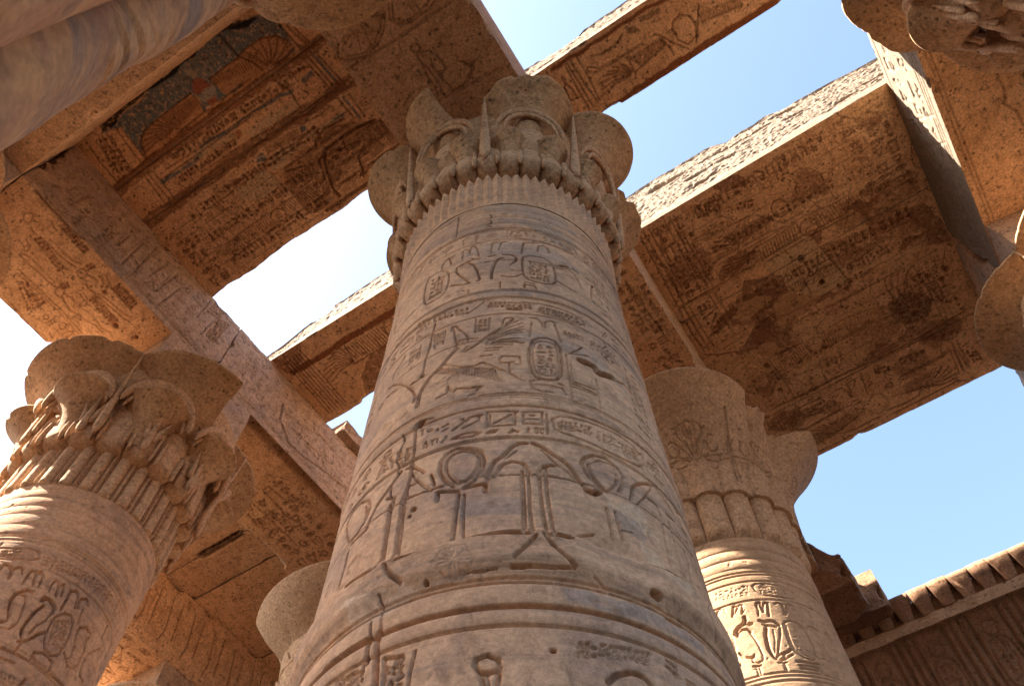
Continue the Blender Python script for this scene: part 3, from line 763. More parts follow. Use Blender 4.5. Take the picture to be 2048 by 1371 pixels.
L 6 7 0.615,9.428 0.713,9.632
L 6 7 0.653,9.429 0.746,9.624
L 6 7 0.691,9.429 0.779,9.616
L 6 7 0.729,9.43 0.811,9.607
L 6 7 0.767,9.43 0.844,9.599
L 6 7 0.805,9.431 0.877,9.591
L 6 7 0.843,9.431 0.91,9.583
L 6 7 0.882,9.432 0.942,9.575
L 6 7 0.92,9.432 0.975,9.566
L 6 7 0.958,9.433 1.008,9.558
L 6 7 0.996,9.433 1.041,9.55
L 6 7 1.034,9.434 1.074,9.542
L 6 6 0.487,9.713 0.531,9.657 0.615,9.656 1.074,9.542
L 6 6 0.62,9.745 0.854,9.786 1.153,9.76 1.268,9.78
L 6 7 2.164,9.662 2.388,9.737 2.634,9.75
L 6 7 2.163,9.65 2.39,9.684 2.627,9.654
L 6 7 2.16,9.64 2.378,9.635 2.598,9.569
L 6 7 2.157,9.629 2.37,9.582 2.571,9.474
L 6 7 2.146,9.62 2.324,9.536 2.48,9.401
L 6 7 2.135,9.616 2.278,9.514 2.394,9.37
L 6 7 1.627,9.418 1.599,9.521
L 6 7 1.662,9.416 1.624,9.526
L 6 7 1.698,9.414 1.649,9.532
L 6 7 1.733,9.411 1.675,9.538
L 6 7 1.769,9.409 1.7,9.544
L 6 7 1.804,9.406 1.725,9.55
L 6 7 1.839,9.404 1.75,9.556
L 6 7 1.875,9.402 1.776,9.562
L 6 7 1.91,9.399 1.801,9.568
L 6 7 1.946,9.397 1.826,9.574
L 6 7 1.981,9.395 1.851,9.58
L 6 7 2.016,9.392 1.877,9.586
L 6 7 2.052,9.39 1.902,9.592
L 6 7 2.087,9.387 1.927,9.598
L 6 7 2.123,9.385 1.952,9.603
L 6 7 2.158,9.383 1.978,9.609
L 6 7 2.193,9.38 2.003,9.615
L 6 7 2.229,9.378 2.028,9.621
L 6 7 2.264,9.376 2.053,9.627
L 6 7 2.3,9.373 2.079,9.633
L 6 7 2.335,9.371 2.104,9.639
L 6 6 1.591,9.515 1.828,9.577 2.092,9.618 2.157,9.714
L 6 6 1.416,9.712 1.724,9.752 1.973,9.727 2.02,9.651 2.072,9.672
L 6 6 1.248,9.357 1.305,9.313 1.434,9.345 1.506,9.473 1.465,9.636 1.293,9.714 1.204,9.628
L 6 6 1.108,9.455 1.156,9.541 1.212,9.66
L 7 7 0.073,8.91 0.117,8.856 0.283,8.857 0.542,8.879 0.593,8.953 0.574,9.049 0.465,9.113 0.182,9.092 0.056,9.092 0.043,9.001 0.073,8.91
G 2 0.14,8.899 0.552,8.953 0.107,9.07 0.515,9.091
L 7 7 -0.027,9.233 -0.003,9.277 0.062,9.32 0.215,9.309 0.642,9.285 0.807,9.284
L 5 5 -0.001,9.222 0.093,9.298 0.651,9.263 1.126,9.304
L 7 7 1.841,9.215 2.344,9.234 2.537,9.233 2.651,9.181
L 6 6 1.888,9.194 2.358,9.193 2.529,9.202 2.62,9.161
L 6 5 -0.049,9.878 0.481,9.881 1.11,9.871
L 6 5 1.473,9.832 1.935,9.836 2.616,9.804
L 7 7 1.044,8.848 1.04,9.059 1.023,9.128 0.991,9.08
L 7 7 1.084,8.849 1.197,8.844 1.131,8.959
L 7 7 0.833,8.869 0.93,8.88 1.008,9.038 1.006,9.144
L 7 7 0.581,9.081 0.624,9.027 0.739,9.048 0.72,9.145 0.589,9.113
L 6 6 0.988,9.24 1.07,9.24 1.118,9.325 1.004,9.304
L 6 6 1.579,9.227 1.674,9.237 1.667,9.311 1.579,9.28
L 6 6 1.309,8.787 1.257,9.228
L 6 6 1.347,8.995 1.403,9.059 1.322,9.111
G 1 1.515,8.819 1.76,8.902 1.499,8.964 1.753,9.027
G 1 1.932,8.861 2.344,8.903 1.918,9.006 2.378,9.027
G 3 2.893,9.315 3.05,9.418 2.944,9.629 3.091,9.649
D 5 5 dark 2.69,9.181 2.675,9.686
D 5 5 dark 2.737,9.212 2.744,9.653
D 5 5 dark 2.799,9.253 2.828,9.63
D 5 5 dark 2.862,9.294 2.881,9.588
D 5 5 dark -0.226,8.823 -0.217,9.136
D 5 5 dark -0.175,8.829 -0.168,9.169
D 5 5 dark -0.116,8.813 -0.112,9.234
D 5 5 dark -0.075,8.84 -0.069,9.234
G 3 -0.025,8.845 0.075,8.856 -0.083,9.168 0.028,9.157
P beige 6 0.782,6.174 1.221,6.004 1.542,6.085 1.649,6.479 1.793,7.139 1.33,7.178 0.954,6.931 0.961,6.593 0.801,6.32
P ochre 4 0.506,6.16 0.772,6.135 0.754,6.424 0.63,6.444 0.479,6.278
P ochre 4 -0.037,6.212 0.416,6.169 0.406,6.434 0.016,6.524 -0.17,6.543
P ochre 4 0.269,6.482 0.582,6.549 0.529,6.791 0.232,6.807 0.057,6.621
P ochre 4 0.625,7.751 0.792,7.568 1.112,7.562 1.951,7.585 2.045,8.068 1.984,8.534 1.596,8.501 1.412,8.604 0.734,8.462 0.23,8.246 0.212,7.815
P ochre 4 1.628,6.269 1.901,6.003 2.435,6.196 2.37,6.499 2.258,6.65 1.811,6.551
P patch 10 0.049,6.097 0.089,5.955 0.376,5.776 0.565,5.736 0.715,5.834 0.7,5.988 0.477,6.041 0.217,6.106
P patch 10 0.479,6.278 0.745,6.317 0.878,6.337 0.939,6.579 0.955,6.863 1.175,7.076 1.552,7.185 1.815,7.153 1.805,7.248 1.385,7.248 0.971,7.221 0.705,7.367 0.745,7.61 0.602,7.736 0.353,7.832 0.133,7.725 0.084,7.506 -0.236,7.296 0.052,7.191 0.251,6.89 0.206,6.614 0.365,6.339
P patch 10 2.348,8.699 2.756,8.57 2.936,8.688 3.042,8.865 2.883,9.014 2.682,9.029 2.543,8.864
P patch 10 1.55,8.62 1.585,8.456 1.984,8.534 1.975,8.675 1.66,8.711
P patch 10 2.026,5.96 2.43,6.007 2.706,6.311 3.135,6.56 3.292,6.85 3.33,7.351 3.042,7.195 2.787,7.093 2.567,7.112 2.73,6.958 2.99,6.968 2.93,6.77 2.573,6.664 2.301,6.678 2.379,6.41 2.267,6.086
P patch 10 1.532,6.046 1.776,6.11 1.691,6.183 1.585,6.306
P patch 10 0.625,4.586 0.704,4.758 0.974,4.874 1.204,4.844 1.02,4.664
P patch 10 -0.505,6.862 -0.055,6.548 0.13,6.529 0.206,6.614 -0.062,6.685 -0.315,6.841
P dark -18 2.131,7.842 2.435,7.764 2.656,7.909 2.762,8.152 2.606,8.365 2.319,8.39 2.114,8.184
L 6 7 2.228,7.697 2.218,7.564 2.25,7.39
L 6 7 2.302,7.613 2.325,7.466 2.402,7.284
L 6 7 2.403,7.573 2.459,7.427 2.578,7.258
L 6 7 2.521,7.597 2.607,7.474 2.757,7.344
L 6 7 2.623,7.664 2.729,7.573 2.895,7.49
L 6 7 2.703,7.795 2.815,7.751 2.973,7.731
L 6 7 2.768,7.971 2.876,7.984 3.01,8.037
L 6 7 2.767,8.158 2.851,8.224 2.936,8.337
L 6 7 2.047,8.545 2.119,8.484 2.174,8.403
L 6 7 2.065,8.543 2.199,8.486 2.319,8.39
L 6 7 2.081,8.545 2.272,8.503 2.452,8.406
L 6 7 2.095,8.55 2.337,8.535 2.575,8.451
L 6 7 2.104,8.564 2.368,8.603 2.645,8.569
L 6 7 2.06,8.575 2.162,8.629 2.28,8.655
L 6 7 0.548,8.698 0.386,8.593 0.193,8.533
L 6 7 0.555,8.689 0.425,8.555 0.257,8.458
L 6 7 0.563,8.68 0.464,8.518 0.32,8.382
L 6 7 0.575,8.678 0.518,8.516 0.416,8.368
L 6 7 0.587,8.682 0.575,8.54 0.522,8.4
L 6 7 0.597,8.693 0.614,8.595 0.603,8.491
L 6 7 0.556,5.7 0.239,5.694 -0.081,5.776
L 6 7 0.564,5.685 0.282,5.628 -0.018,5.65
L 6 7 0.574,5.672 0.334,5.573 0.065,5.54
L 6 7 0.586,5.66 0.397,5.527 0.17,5.445
L 6 7 0.602,5.655 0.473,5.512 0.304,5.403
L 6 7 0.619,5.655 0.552,5.518 0.446,5.4
L 6 6 0.467,5.414 0.655,5.665
L 6 6 0.506,5.415 0.682,5.66
L 6 6 0.546,5.416 0.709,5.654
L 6 6 0.585,5.417 0.736,5.649
L 6 6 0.624,5.418 0.763,5.644
L 6 6 0.664,5.42 0.79,5.638
L 6 6 0.703,5.421 0.817,5.633
L 6 6 0.742,5.422 0.844,5.628
L 6 6 0.782,5.423 0.871,5.622
L 6 6 0.821,5.424 0.898,5.617
L 6 6 0.861,5.426 0.925,5.612
L 6 6 0.9,5.427 0.952,5.607
L 6 6 0.939,5.428 0.979,5.601
L 6 6 0.979,5.429 1.006,5.596
L 6 6 1.018,5.43 1.033,5.591
L 6 6 1.057,5.431 1.06,5.585
L 6 6 1.097,5.433 1.087,5.58
L 6 6 1.136,5.434 1.114,5.575
L 6 6 1.175,5.435 1.141,5.569
L 5 6 0.048,5.236 0.221,5.285 0.559,5.283 0.975,5.335
L 5 6 0.039,5.198 0.148,5.205 0.551,5.183
L 6 6 1.463,5.53 1.429,5.577 1.379,5.601 1.324,5.597 1.276,5.565 1.243,5.512 1.232,5.449 1.246,5.388 1.281,5.341 1.33,5.318 1.384,5.322 1.433,5.354 1.465,5.406 1.476,5.469 1.463,5.53
L 5 6 1.017,5.363 1.299,5.704 1.627,5.699
L 5 6 0.631,5.714 0.968,5.709 1.278,5.753
L 6 6 1.606,5.438 1.679,5.578
L 6 6 1.634,5.439 1.707,5.579
L 6 6 1.662,5.44 1.736,5.58
L 6 6 1.691,5.441 1.764,5.581
L 6 6 1.719,5.442 1.793,5.581
L 6 6 1.748,5.443 1.821,5.582
L 6 6 1.776,5.444 1.85,5.583
L 6 6 1.805,5.444 1.878,5.584
L 6 6 1.833,5.445 1.907,5.584
L 6 6 1.861,5.446 1.935,5.585
L 6 6 1.89,5.447 1.963,5.586
L 6 6 1.918,5.448 1.992,5.587
L 6 6 1.947,5.449 2.02,5.588
L 6 6 1.671,6.362 1.692,6.507
L 6 6 1.713,6.37 1.728,6.516
L 6 6 1.755,6.378 1.763,6.525
L 6 6 1.798,6.385 1.799,6.534
L 6 6 1.84,6.393 1.834,6.543
L 6 6 1.883,6.401 1.869,6.552
L 6 6 1.925,6.408 1.905,6.56
L 6 6 1.967,6.416 1.94,6.569
L 6 6 2.01,6.424 1.975,6.578
L 6 6 2.052,6.431 2.011,6.587
L 6 6 2.095,6.439 2.046,6.596
L 6 6 2.137,6.447 2.082,6.605
L 6 6 2.18,6.455 2.117,6.614
L 6 6 2.222,6.462 2.152,6.623
L 6 6 2.264,6.47 2.188,6.632
L 6 6 2.307,6.478 2.223,6.641
L 6 6 2.349,6.485 2.258,6.65
L 6 10 1.329,6.384 1.319,6.397 1.305,6.404 1.29,6.403 1.277,6.394 1.268,6.38 1.265,6.362 1.268,6.344 1.278,6.33 1.292,6.323 1.307,6.324 1.321,6.333 1.33,6.348 1.333,6.366 1.329,6.384
L 6 10 1.354,6.716 1.344,6.73 1.33,6.737 1.315,6.736 1.301,6.727 1.292,6.712 1.289,6.693 1.292,6.676 1.302,6.662 1.316,6.654 1.331,6.655 1.345,6.664 1.354,6.679 1.357,6.698 1.354,6.716
L 6 10 1.44,6.941 1.43,6.955 1.416,6.963 1.401,6.962 1.387,6.953 1.378,6.938 1.375,6.919 1.379,6.901 1.388,6.887 1.402,6.879 1.418,6.88 1.431,6.889 1.441,6.904 1.444,6.923 1.44,6.941
L 6 10 1.898,6.938 1.889,6.952 1.875,6.96 1.86,6.959 1.846,6.95 1.837,6.935 1.834,6.916 1.837,6.898 1.846,6.884 1.86,6.877 1.875,6.878 1.889,6.887 1.898,6.902 1.901,6.92 1.898,6.938
H 18 30 1.299,6.364 1.306,6.379
H 18 30 1.412,6.916 1.412,6.929
H 18 30 0.064,7.812 0.08,7.841
H 14 30 0.914,8.352 0.919,8.374
H 14 30 0.06,8.367 0.069,8.389
H 18 30 3.115,7.752 3.126,7.769
L 6 12 1.617,6.36 1.682,6.664 1.749,7.042 1.772,7.192
L 5 10 1.184,6.404 1.202,6.684 1.198,7.022
L 5 10 1.542,6.408 1.487,6.603 1.311,6.823
L 6 12 -0.672,6.073 -0.065,6.091 0.686,6.078 1.145,6.051 1.478,6.043 1.818,6.074 2.277,6.062
L 7 14 -0.693,6.112 -0.121,6.088
L 6 14 -0.698,7.067 -0.538,7.172 -0.236,7.296
L 6 14 0.133,7.725 0.189,8.065 0.2,8.656
L 8 16 -0.152,8.623 0.405,8.673 0.955,8.646 1.689,8.711 2.381,8.685 3.119,8.631
L 5 9 0.602,7.736 1.097,7.805 1.551,7.886
L 5 9 0.206,8.23 1.089,8.317 1.665,8.324
L 5 9 0.923,7.331 1.418,7.374 2.166,7.383 2.682,7.385
D 5 6 dark -0.59,4.659 -0.615,5.293 -0.659,6.047
D 5 6 dark -0.514,4.677 -0.528,5.349 -0.557,6.079
D 5 6 dark -0.425,4.671 -0.45,5.367 -0.464,6.07
D 5 6 dark -0.173,4.678 -0.193,5.371 -0.231,6.016
D 5 6 dark -0.086,4.673 -0.103,5.364 -0.118,6.022
D 5 6 dark -0.021,4.684 -0.035,5.343 -0.039,6.04
D 5 6 dark -0.664,6.114 -0.685,6.562 -0.67,7.011
D 5 6 dark -0.584,6.131 -0.595,6.621 -0.588,7.028
D 5 6 dark -0.504,6.149 -0.514,6.639 -0.492,7.017
D 5 6 dark -0.147,6.14 -0.14,6.848
D 5 6 dark -0.068,6.157 -0.047,6.837
D 5 6 dark 0.008,7.606 -0.017,8.122
D 5 6 dark 0.136,7.916 0.069,8.609
G 4 -0.416,4.708 -0.219,4.711 -0.486,6.056 -0.266,6.028
G 3 -0.437,6.192 -0.195,6.178 -0.424,6.879 -0.137,6.779
G 2 0.279,4.725 0.681,4.804 0.247,4.953 0.632,5.018
G 2 0.823,5.019 1.065,5.085 0.809,5.164 1.052,5.23
G 1 0.589,8.176 1.229,8.259 0.571,8.355 1.193,8.422
G 1 0.524,7.983 1.095,7.949 0.496,8.115 1.058,8.109
G 1 1.552,7.048 2.15,7.07 1.552,7.185 2.152,7.205
G 1 1.856,6.844 2.486,6.896 1.857,6.978 2.49,7.029
D 5 6 dark 2.732,7.619 2.77,8.052 2.788,8.555
D 5 6 dark 2.808,7.635 2.858,8.111 2.856,8.6
D 5 6 dark 2.883,7.65 2.935,8.126 2.943,8.586
D 5 6 dark 2.761,9.044 2.762,9.72
D 5 6 dark 2.84,9.059 2.853,9.703""",
 'P10': """L 6 5 -6.913,-0.385 -6.942,-0.368 -6.976,-0.361 -7.009,-0.366 -7.033,-0.382 -7.045,-0.406 -7.042,-0.433 -7.024,-0.457 -6.995,-0.474 -6.96,-0.481 -6.928,-0.476 -6.903,-0.46 -6.892,-0.436 -6.895,-0.409 -6.913,-0.385
L 6 6 -7.022,-0.351 -7.064,-0.245 -7.056,-0.15 -7.04,-0.073 -7.039,0.042 -7.022,0.19 -7.006,0.293 -6.968,0.399
L 5 5 -6.942,-0.343 -6.884,-0.282 -6.897,-0.202 -6.969,-0.205
L 5 5 -6.967,-0.07 -6.951,0.054 -6.949,0.192 -6.932,0.318 -6.871,0.404
L 5 5 -6.797,-0.27 -6.753,-0.219 -6.795,-0.158 -6.794,-0.113 -6.88,-0.103 -6.896,-0.157
L 6 5 -6.921,0.535 -6.948,0.553 -6.981,0.56 -7.012,0.555 -7.036,0.54 -7.047,0.517 -7.044,0.49 -7.026,0.466 -6.999,0.448 -6.966,0.441 -6.935,0.446 -6.912,0.461 -6.901,0.484 -6.904,0.511 -6.921,0.535
L 6 6 -7.017,0.59 -7.061,0.68 -7.06,0.776 -7.044,0.859 -7.043,0.957 -7.01,1.15 -7.008,1.275 -6.977,1.346
L 5 5 -6.943,0.568 -6.882,0.631 -6.896,0.693 -6.97,0.74
L 5 5 -7.03,0.796 -6.983,0.899 -6.965,1.082 -6.932,1.251 -6.9,1.321
L 5 5 -6.792,0.667 -6.849,0.771 -6.924,0.794
L 5 5 -6.717,0.692 -6.789,0.811 -6.878,0.848
L 6 5 -7.376,0.557 -7.403,0.574 -7.434,0.581 -7.464,0.577 -7.487,0.562 -7.497,0.54 -7.493,0.515 -7.476,0.492 -7.45,0.475 -7.418,0.468 -7.388,0.472 -7.366,0.487 -7.356,0.509 -7.359,0.534 -7.376,0.557
L 6 6 -7.449,0.594 -7.488,0.69 -7.519,0.792 -7.473,0.896 -7.458,1.005 -7.396,1.146 -7.396,1.297
L 5 5 -7.396,0.605 -7.35,0.683 -7.381,0.76 -7.458,0.783
L 5 5 -7.381,0.833 -7.334,0.938 -7.319,1.072 -7.365,1.216 -7.295,1.351
L 5 5 -7.228,0.715 -7.243,0.802 -7.35,0.805
L 5 5 -7.182,0.721 -7.197,0.808 -7.281,0.862 -7.35,0.829
L 6 6 -7.462,-0.121 -7.455,-0.024 -7.455,0.068 -7.441,0.195 -7.441,0.336 -7.418,0.434
L 5 5 -7.41,-0.133 -7.365,-0.012 -7.365,0.15 -7.365,0.291 -7.373,0.392
L 5 5 -7.218,-0.234 -7.247,-0.14 -7.336,-0.107 -7.41,-0.178
L 5 5 -7.306,-0.247 -7.321,-0.166 -7.395,-0.146
L 6 6 -7.636,0.008 -7.624,0.383 -7.612,0.707 -7.639,1.125
L 5 5 -7.696,0.027 -7.67,0.401 -7.658,0.725 -7.686,1.119
L 6 6 -6.525,-0.693 -6.522,-0.156 -6.536,0.326 -6.55,0.825 -6.555,1.673
L 5 5 -6.483,-0.687 -6.465,-0.162 -6.449,0.314 -6.477,0.803
G 9 -7.144,-0.186 -7.027,-0.176 -7.215,0.319 -7.11,0.317
G 9 -6.737,-0.142 -6.621,-0.133 -6.755,0.319 -6.652,0.317
G 9 -7.197,0.808 -7.06,0.825 -7.209,1.268 -7.086,1.275
G 9 -6.818,0.864 -6.668,0.866 -6.825,1.247 -6.674,1.224
G 2 -7.35,0.443 -7.229,0.475 -7.38,0.518 -7.259,0.55
G 2 -6.856,0.438 -6.737,0.469 -6.884,0.512 -6.765,0.544
G 3 -7.804,0.098 -7.652,0.174 -8.013,0.493 -7.811,0.527
G 3 -7.838,0.291 -7.655,0.387 -7.842,0.555 -7.718,0.539
L 5 5 -7.84,0.705 -7.856,0.714 -7.873,0.718 -7.89,0.716 -7.902,0.707 -7.908,0.695 -7.906,0.681 -7.896,0.668 -7.881,0.659 -7.863,0.655 -7.846,0.657 -7.834,0.665 -7.828,0.677 -7.831,0.691 -7.84,0.705
L 5 5 -7.985,0.635 -7.963,0.736 -7.862,0.765 -7.736,0.748
L 5 4 -8.004,0.797 -7.941,0.788 -7.933,0.806 -7.862,0.79 -7.855,0.807 -7.784,0.791 -7.768,0.801 -7.69,0.778
L 5 5 -7.747,0.928 -7.768,0.942 -7.792,0.947 -7.816,0.944 -7.833,0.933 -7.841,0.915 -7.838,0.896 -7.824,0.877 -7.803,0.864 -7.779,0.858 -7.755,0.861 -7.738,0.873 -7.73,0.89 -7.733,0.91 -7.747,0.928
L 5 5 -8.006,0.871 -8.031,0.944 -7.984,0.949
L 5 5 -7.929,0.998 -7.818,0.995 -7.709,1.041 -7.788,1.065 -7.93,1.023
L 5 6 -8.098,0.168 -8.137,0.46 -8.161,0.719 -8.184,0.984
H 16 24 -7.181,1.292 -7.175,1.306
H 10 20 -7.067,1.577 -7.067,1.59
H 12 20 -6.935,0.854 -6.932,0.865
L 7 7 -2.322,0.091 -2.382,0.152 -2.424,0.205 -2.349,0.295 -2.139,0.371 -1.938,0.341 -1.788,0.26 -1.675,0.139
L 6 6 -2.387,0.229 -2.133,0.334 -1.957,0.308 -1.797,0.214 -1.711,0.115
L 6 6 -1.791,0.063 -1.757,0.104 -1.665,0.126
L 7 7 -1.577,0.067 -1.66,0.206 -1.602,0.302 -1.475,0.365 -1.253,0.355 -1.1,0.32
L 6 6 -1.532,0.078 -1.614,0.217 -1.553,0.295 -1.451,0.332 -1.287,0.313 -1.158,0.282
L 6 5 -2.433,0.373 -1.651,0.427 -0.926,0.432
L 5 4 -2.387,0.372 -1.637,0.407 -0.998,0.415
L 6 5 -1.726,1.261 -0.902,1.338
L 6 6 -1.553,0.651 -1.57,0.666 -1.593,0.672 -1.617,0.668 -1.637,0.655 -1.649,0.636 -1.651,0.613 -1.642,0.593 -1.625,0.578 -1.602,0.572 -1.578,0.576 -1.559,0.589 -1.547,0.608 -1.545,0.63 -1.553,0.651
L 6 6 -1.558,0.688 -1.479,0.729 -1.424,0.835 -1.428,0.996 -1.513,1.023 -1.543,0.88 -1.518,0.815
L 6 6 -1.613,0.672 -1.633,0.7 -1.633,0.822 -1.653,0.911 -1.689,1.053
L 6 6 -1.638,0.737 -1.613,0.855 -1.593,1.074 -1.624,1.243
L 6 6 -1.558,0.87 -1.538,1.027 -1.502,1.196 -1.502,1.259
L 6 6 -1.653,0.911 -1.664,1.049 -1.675,1.189
L 7 7 -1.229,1.023 -1.189,1.09 -1.099,1.117 -1.167,1.186 -1.291,1.271 -1.396,1.265 -1.517,1.249
L 6 6 -1.214,1.033 -1.188,1.121 -1.153,1.133 -1.217,1.195 -1.321,1.251
L 6 6 -2.109,1.076 -2.011,1.034 -1.908,1.016
L 4 4 -1.701,0.435 -1.756,0.539 -1.761,0.576
L 4 4 -1.995,0.771 -1.894,0.754 -1.758,0.781
L 4 3 -2.052,0.088 -2.142,0.288
L 5 4 -1.968,0.065 -2.007,0.316
L 5 4 -2.282,0.097 -2.171,0.07 -2.152,0.102 -2.263,0.129
L 5 4 -1.962,0.029 -1.833,0.29
L 5 4 -2.073,0.114 -1.832,0.231
L 5 4 -1.389,0.189 -1.369,0.337
L 5 4 -1.317,0.179 -1.306,0.339
L 6 10 -1.015,4.602 -0.955,5.063 -0.928,5.705
G 4 -0.863,4.702 -0.763,4.709 -0.943,5.631 -0.819,5.649
L 6 7 -7.668,4.648 -7.646,5.211 -7.65,5.724
L 6 7 -7.373,4.6 -7.4,5.173 -7.318,5.378
L 6 7 -7.24,4.544 -7.184,5.117
L 6 7 -7.669,4.795 -7.675,5.396
G 2 -7.131,4.906 -6.918,4.998 -7.13,5.152 -6.914,5.246
G 4 -7.97,4.795 -7.805,4.755 -7.902,5.662 -7.734,5.669
G 3 -7.617,5.029 -7.4,5.023 -7.593,5.451 -7.373,5.443""",
 'F1': """L 6 7 0.491,10.502 0.501,10.901
L 6 7 0.707,10.254 0.69,11.046
L 6 7 0.891,10.241 0.872,11.223
L 6 7 1.068,10.539 1.127,11.164
L 6 7 1.272,10.405 1.331,11.155
L 6 7 1.264,10.626 1.271,10.935
L 6 6 -0.256,10.317 -0.236,10.719 -0.144,10.899
L 6 6 -0.403,10.516 -0.405,10.755 -0.302,10.911
L 6 6 1.407,10.196 1.461,10.614 1.486,10.899 1.547,11.065
L 6 8 0.916,10.289 1.067,10.345 1.158,10.52 1.246,10.403
L 6 8 1.079,10.369 1.194,10.352 1.272,10.405
L 6 6 1.941,10.723 1.957,11.322
L 6 6 2.13,10.504 2.199,11.259
G 2 2.191,10.559 2.206,11.175 2.371,10.544 2.418,11.249
G 1 -0.176,10.075 -0.152,10.58 -0.008,10.105 0.023,10.616
G 1 0.23,10.184 0.237,10.68 0.376,10.101 0.387,10.641
G 2 1.99,10.992 2.024,11.443 2.23,11.121 2.262,11.466
L 6 9 -0.422,10.173 0.031,10.196 0.501,10.221 1.028,10.178 1.701,10.139 2.11,10.134
L 5 7 -0.442,10.062 0.005,10.083 0.496,10.061
L 7 14 3.834,10.832 3.886,10.483 4.101,10.294 4.159,10.199 4.532,10.255 4.994,10.399 5.598,10.513
L 6 10 3.927,10.712 4.343,10.824 4.699,11.023 5.029,11.002
L 6 10 4.13,10.558 4.526,10.581 5.024,10.652
L 6 10 4.817,11.733 5.165,11.717 5.441,11.547""",
}

# ------------------------------------------------------------------ materials
def stone(name, c1, c2, c3, pits=.5, strata=0., bump=.25, scale=1., grey=None, rough=.92, soot=0., smooth=False, grain=1.):
    m = bpy.data.materials.new(name); m.use_nodes = True; t = m.node_tree; N = t.nodes; L = t.links
    b = N['Principled BSDF']; b.inputs['Roughness'].default_value = rough; b.inputs['Specular IOR Level'].default_value = .15
    tc = N.new('ShaderNodeTexCoord'); src = tc.outputs['Object']
    def nz(sc_, det=5, ro=.6, vec=None, dist=0.):
        if smooth: det = min(det, 4); ro = min(ro, .55)
        n = N.new('ShaderNodeTexNoise'); n.inputs['Scale'].default_value = sc_; n.inputs['Detail'].default_value = det
        n.inputs['Roughness'].default_value = ro; n.inputs['Distortion'].default_value = dist; L.new(vec or src, n.inputs['Vector']); return n.outputs[0]
    def ramp(v, a, b_, c0=(0, 0, 0, 1), c1_=(1, 1, 1, 1)):
        r = N.new('ShaderNodeValToRGB'); r.color_ramp.elements[0].position = a; r.color_ramp.elements[1].position = b_
        r.color_ramp.elements[0].color = c0; r.color_ramp.elements[1].color = c1_; L.new(v, r.inputs[0]); return r.outputs[0]
    def mix(f, a, b_, k=1., bt='MIX'):
        x = N.new('ShaderNodeMix'); x.data_type = 'RGBA'; x.blend_type = bt
        if k != 1.:
            mm = N.new('ShaderNodeMath'); mm.operation = 'MULTIPLY'; L.new(f, mm.inputs[0]); mm.inputs[1].default_value = k; f = mm.outputs[0]
        if isinstance(f, float): x.inputs[0].default_value = f
        else: L.new(f, x.inputs[0])
        for s_, i in ((a, 6), (b_, 7)):
            if isinstance(s_, tuple): x.inputs[i].default_value = (*s_, 1) if len(s_) == 3 else s_
            else: L.new(s_, x.inputs[i])
        return x.outputs[2]
    col = mix(ramp(nz(.9 * scale, 6, .62), .38, .62), c1, c2)
    col = mix(ramp(nz(3.6 * scale, 8, .7, dist=.4), .48, .66), col, c3, .7)
    if grey: col = mix(ramp(nz(1.7 * scale, 7, .65, dist=.6), .50, .64), col, grey, .75)
    if strata:
        mp = N.new('ShaderNodeMapping'); L.new(src, mp.inputs[0]); mp.inputs['Scale'].default_value = (.35, .35, 7) if not smooth else (.8, .8, 3.2)
        mp.inputs['Rotation'].default_value = (.12, .09, 0)
        col = mix(ramp(nz(1.5 * scale, 8, .72, mp.outputs[0], .7), .50, .68), col, (.27, .185, .14), strata)
        col = mix(ramp(nz(2.3 * scale, 6, .7, mp.outputs[0], .3), .52, .7), col, c2, strata)
    # mottled grains and dark pits
    col = mix(ramp(nz(24, 4, .75), .42, .66, (.72, .72, .72, 1), (1.22, 1.22, 1.22, 1)), (0, 0, 0), col, 1.) if False else col
    g = ramp(nz(30, 6, .85), .38, .62, (1 - .38 * grain, 1 - .40 * grain, 1 - .42 * grain, 1), (1 + .25 * grain,) * 3 + (1,))
    col = mix(1., col, g, 1., 'MULTIPLY')
    vo = N.new('ShaderNodeTexVoronoi'); vo.inputs['Scale'].default_value = 9 * scale; vo.inputs['Randomness'].default_value = 1; L.new(src, vo.inputs['Vector'])
    pm = ramp(vo.outputs['Distance'], .14, .30, (1, 1, 1, 1), (0, 0, 0, 1)); pg = ramp(nz(5 * scale, 4, .6), .46, .54)
    pp = N.new('ShaderNodeMath'); pp.operation = 'MULTIPLY'; L.new(pm, pp.inputs[0]); L.new(pg, pp.inputs[1])
    sp = ramp(nz(9 * scale, 8, .85, dist=.6), .545, .61)
    pa = N.new('ShaderNodeMath'); pa.operation = 'MAXIMUM'; L.new(pp.outputs[0], pa.inputs[0]); L.new(sp, pa.inputs[1])
    at = N.new('ShaderNodeAttribute'); at.attribute_name = 'paint'
    wear = ramp(nz(14, 6, .8), .34, .50)
    pm0 = N.new('ShaderNodeMath'); pm0.operation = 'MULTIPLY'; L.new(at.outputs['Alpha'], pm0.inputs[0]); L.new(wear, pm0.inputs[1])
    gt = N.new('ShaderNodeMath'); gt.operation = 'GREATER_THAN'; L.new(at.outputs['Alpha'], gt.inputs[0]); gt.inputs[1].default_value = .955
    pmul = N.new('ShaderNodeMath'); pmul.operation = 'MAXIMUM'; L.new(pm0.outputs[0], pmul.inputs[0]); L.new(gt.outputs[0], pmul.inputs[1])
    pv = mix(1., at.outputs['Color'], g, 1., 'MULTIPLY')
    col = mix(pmul.outputs[0], col, pv)
    col = mix(pa.outputs[0], col, (.10, .055, .035), pits)
    if soot: col = mix(ramp(nz(.8, 6, .7, dist=.5), .55, .66), col, (.02, .013, .01), soot)
    L.new(col, b.inputs['Base Color'])
    bm = N.new('ShaderNodeBump'); bm.inputs['Strength'].default_value = bump; bm.inputs['Distance'].default_value = .03
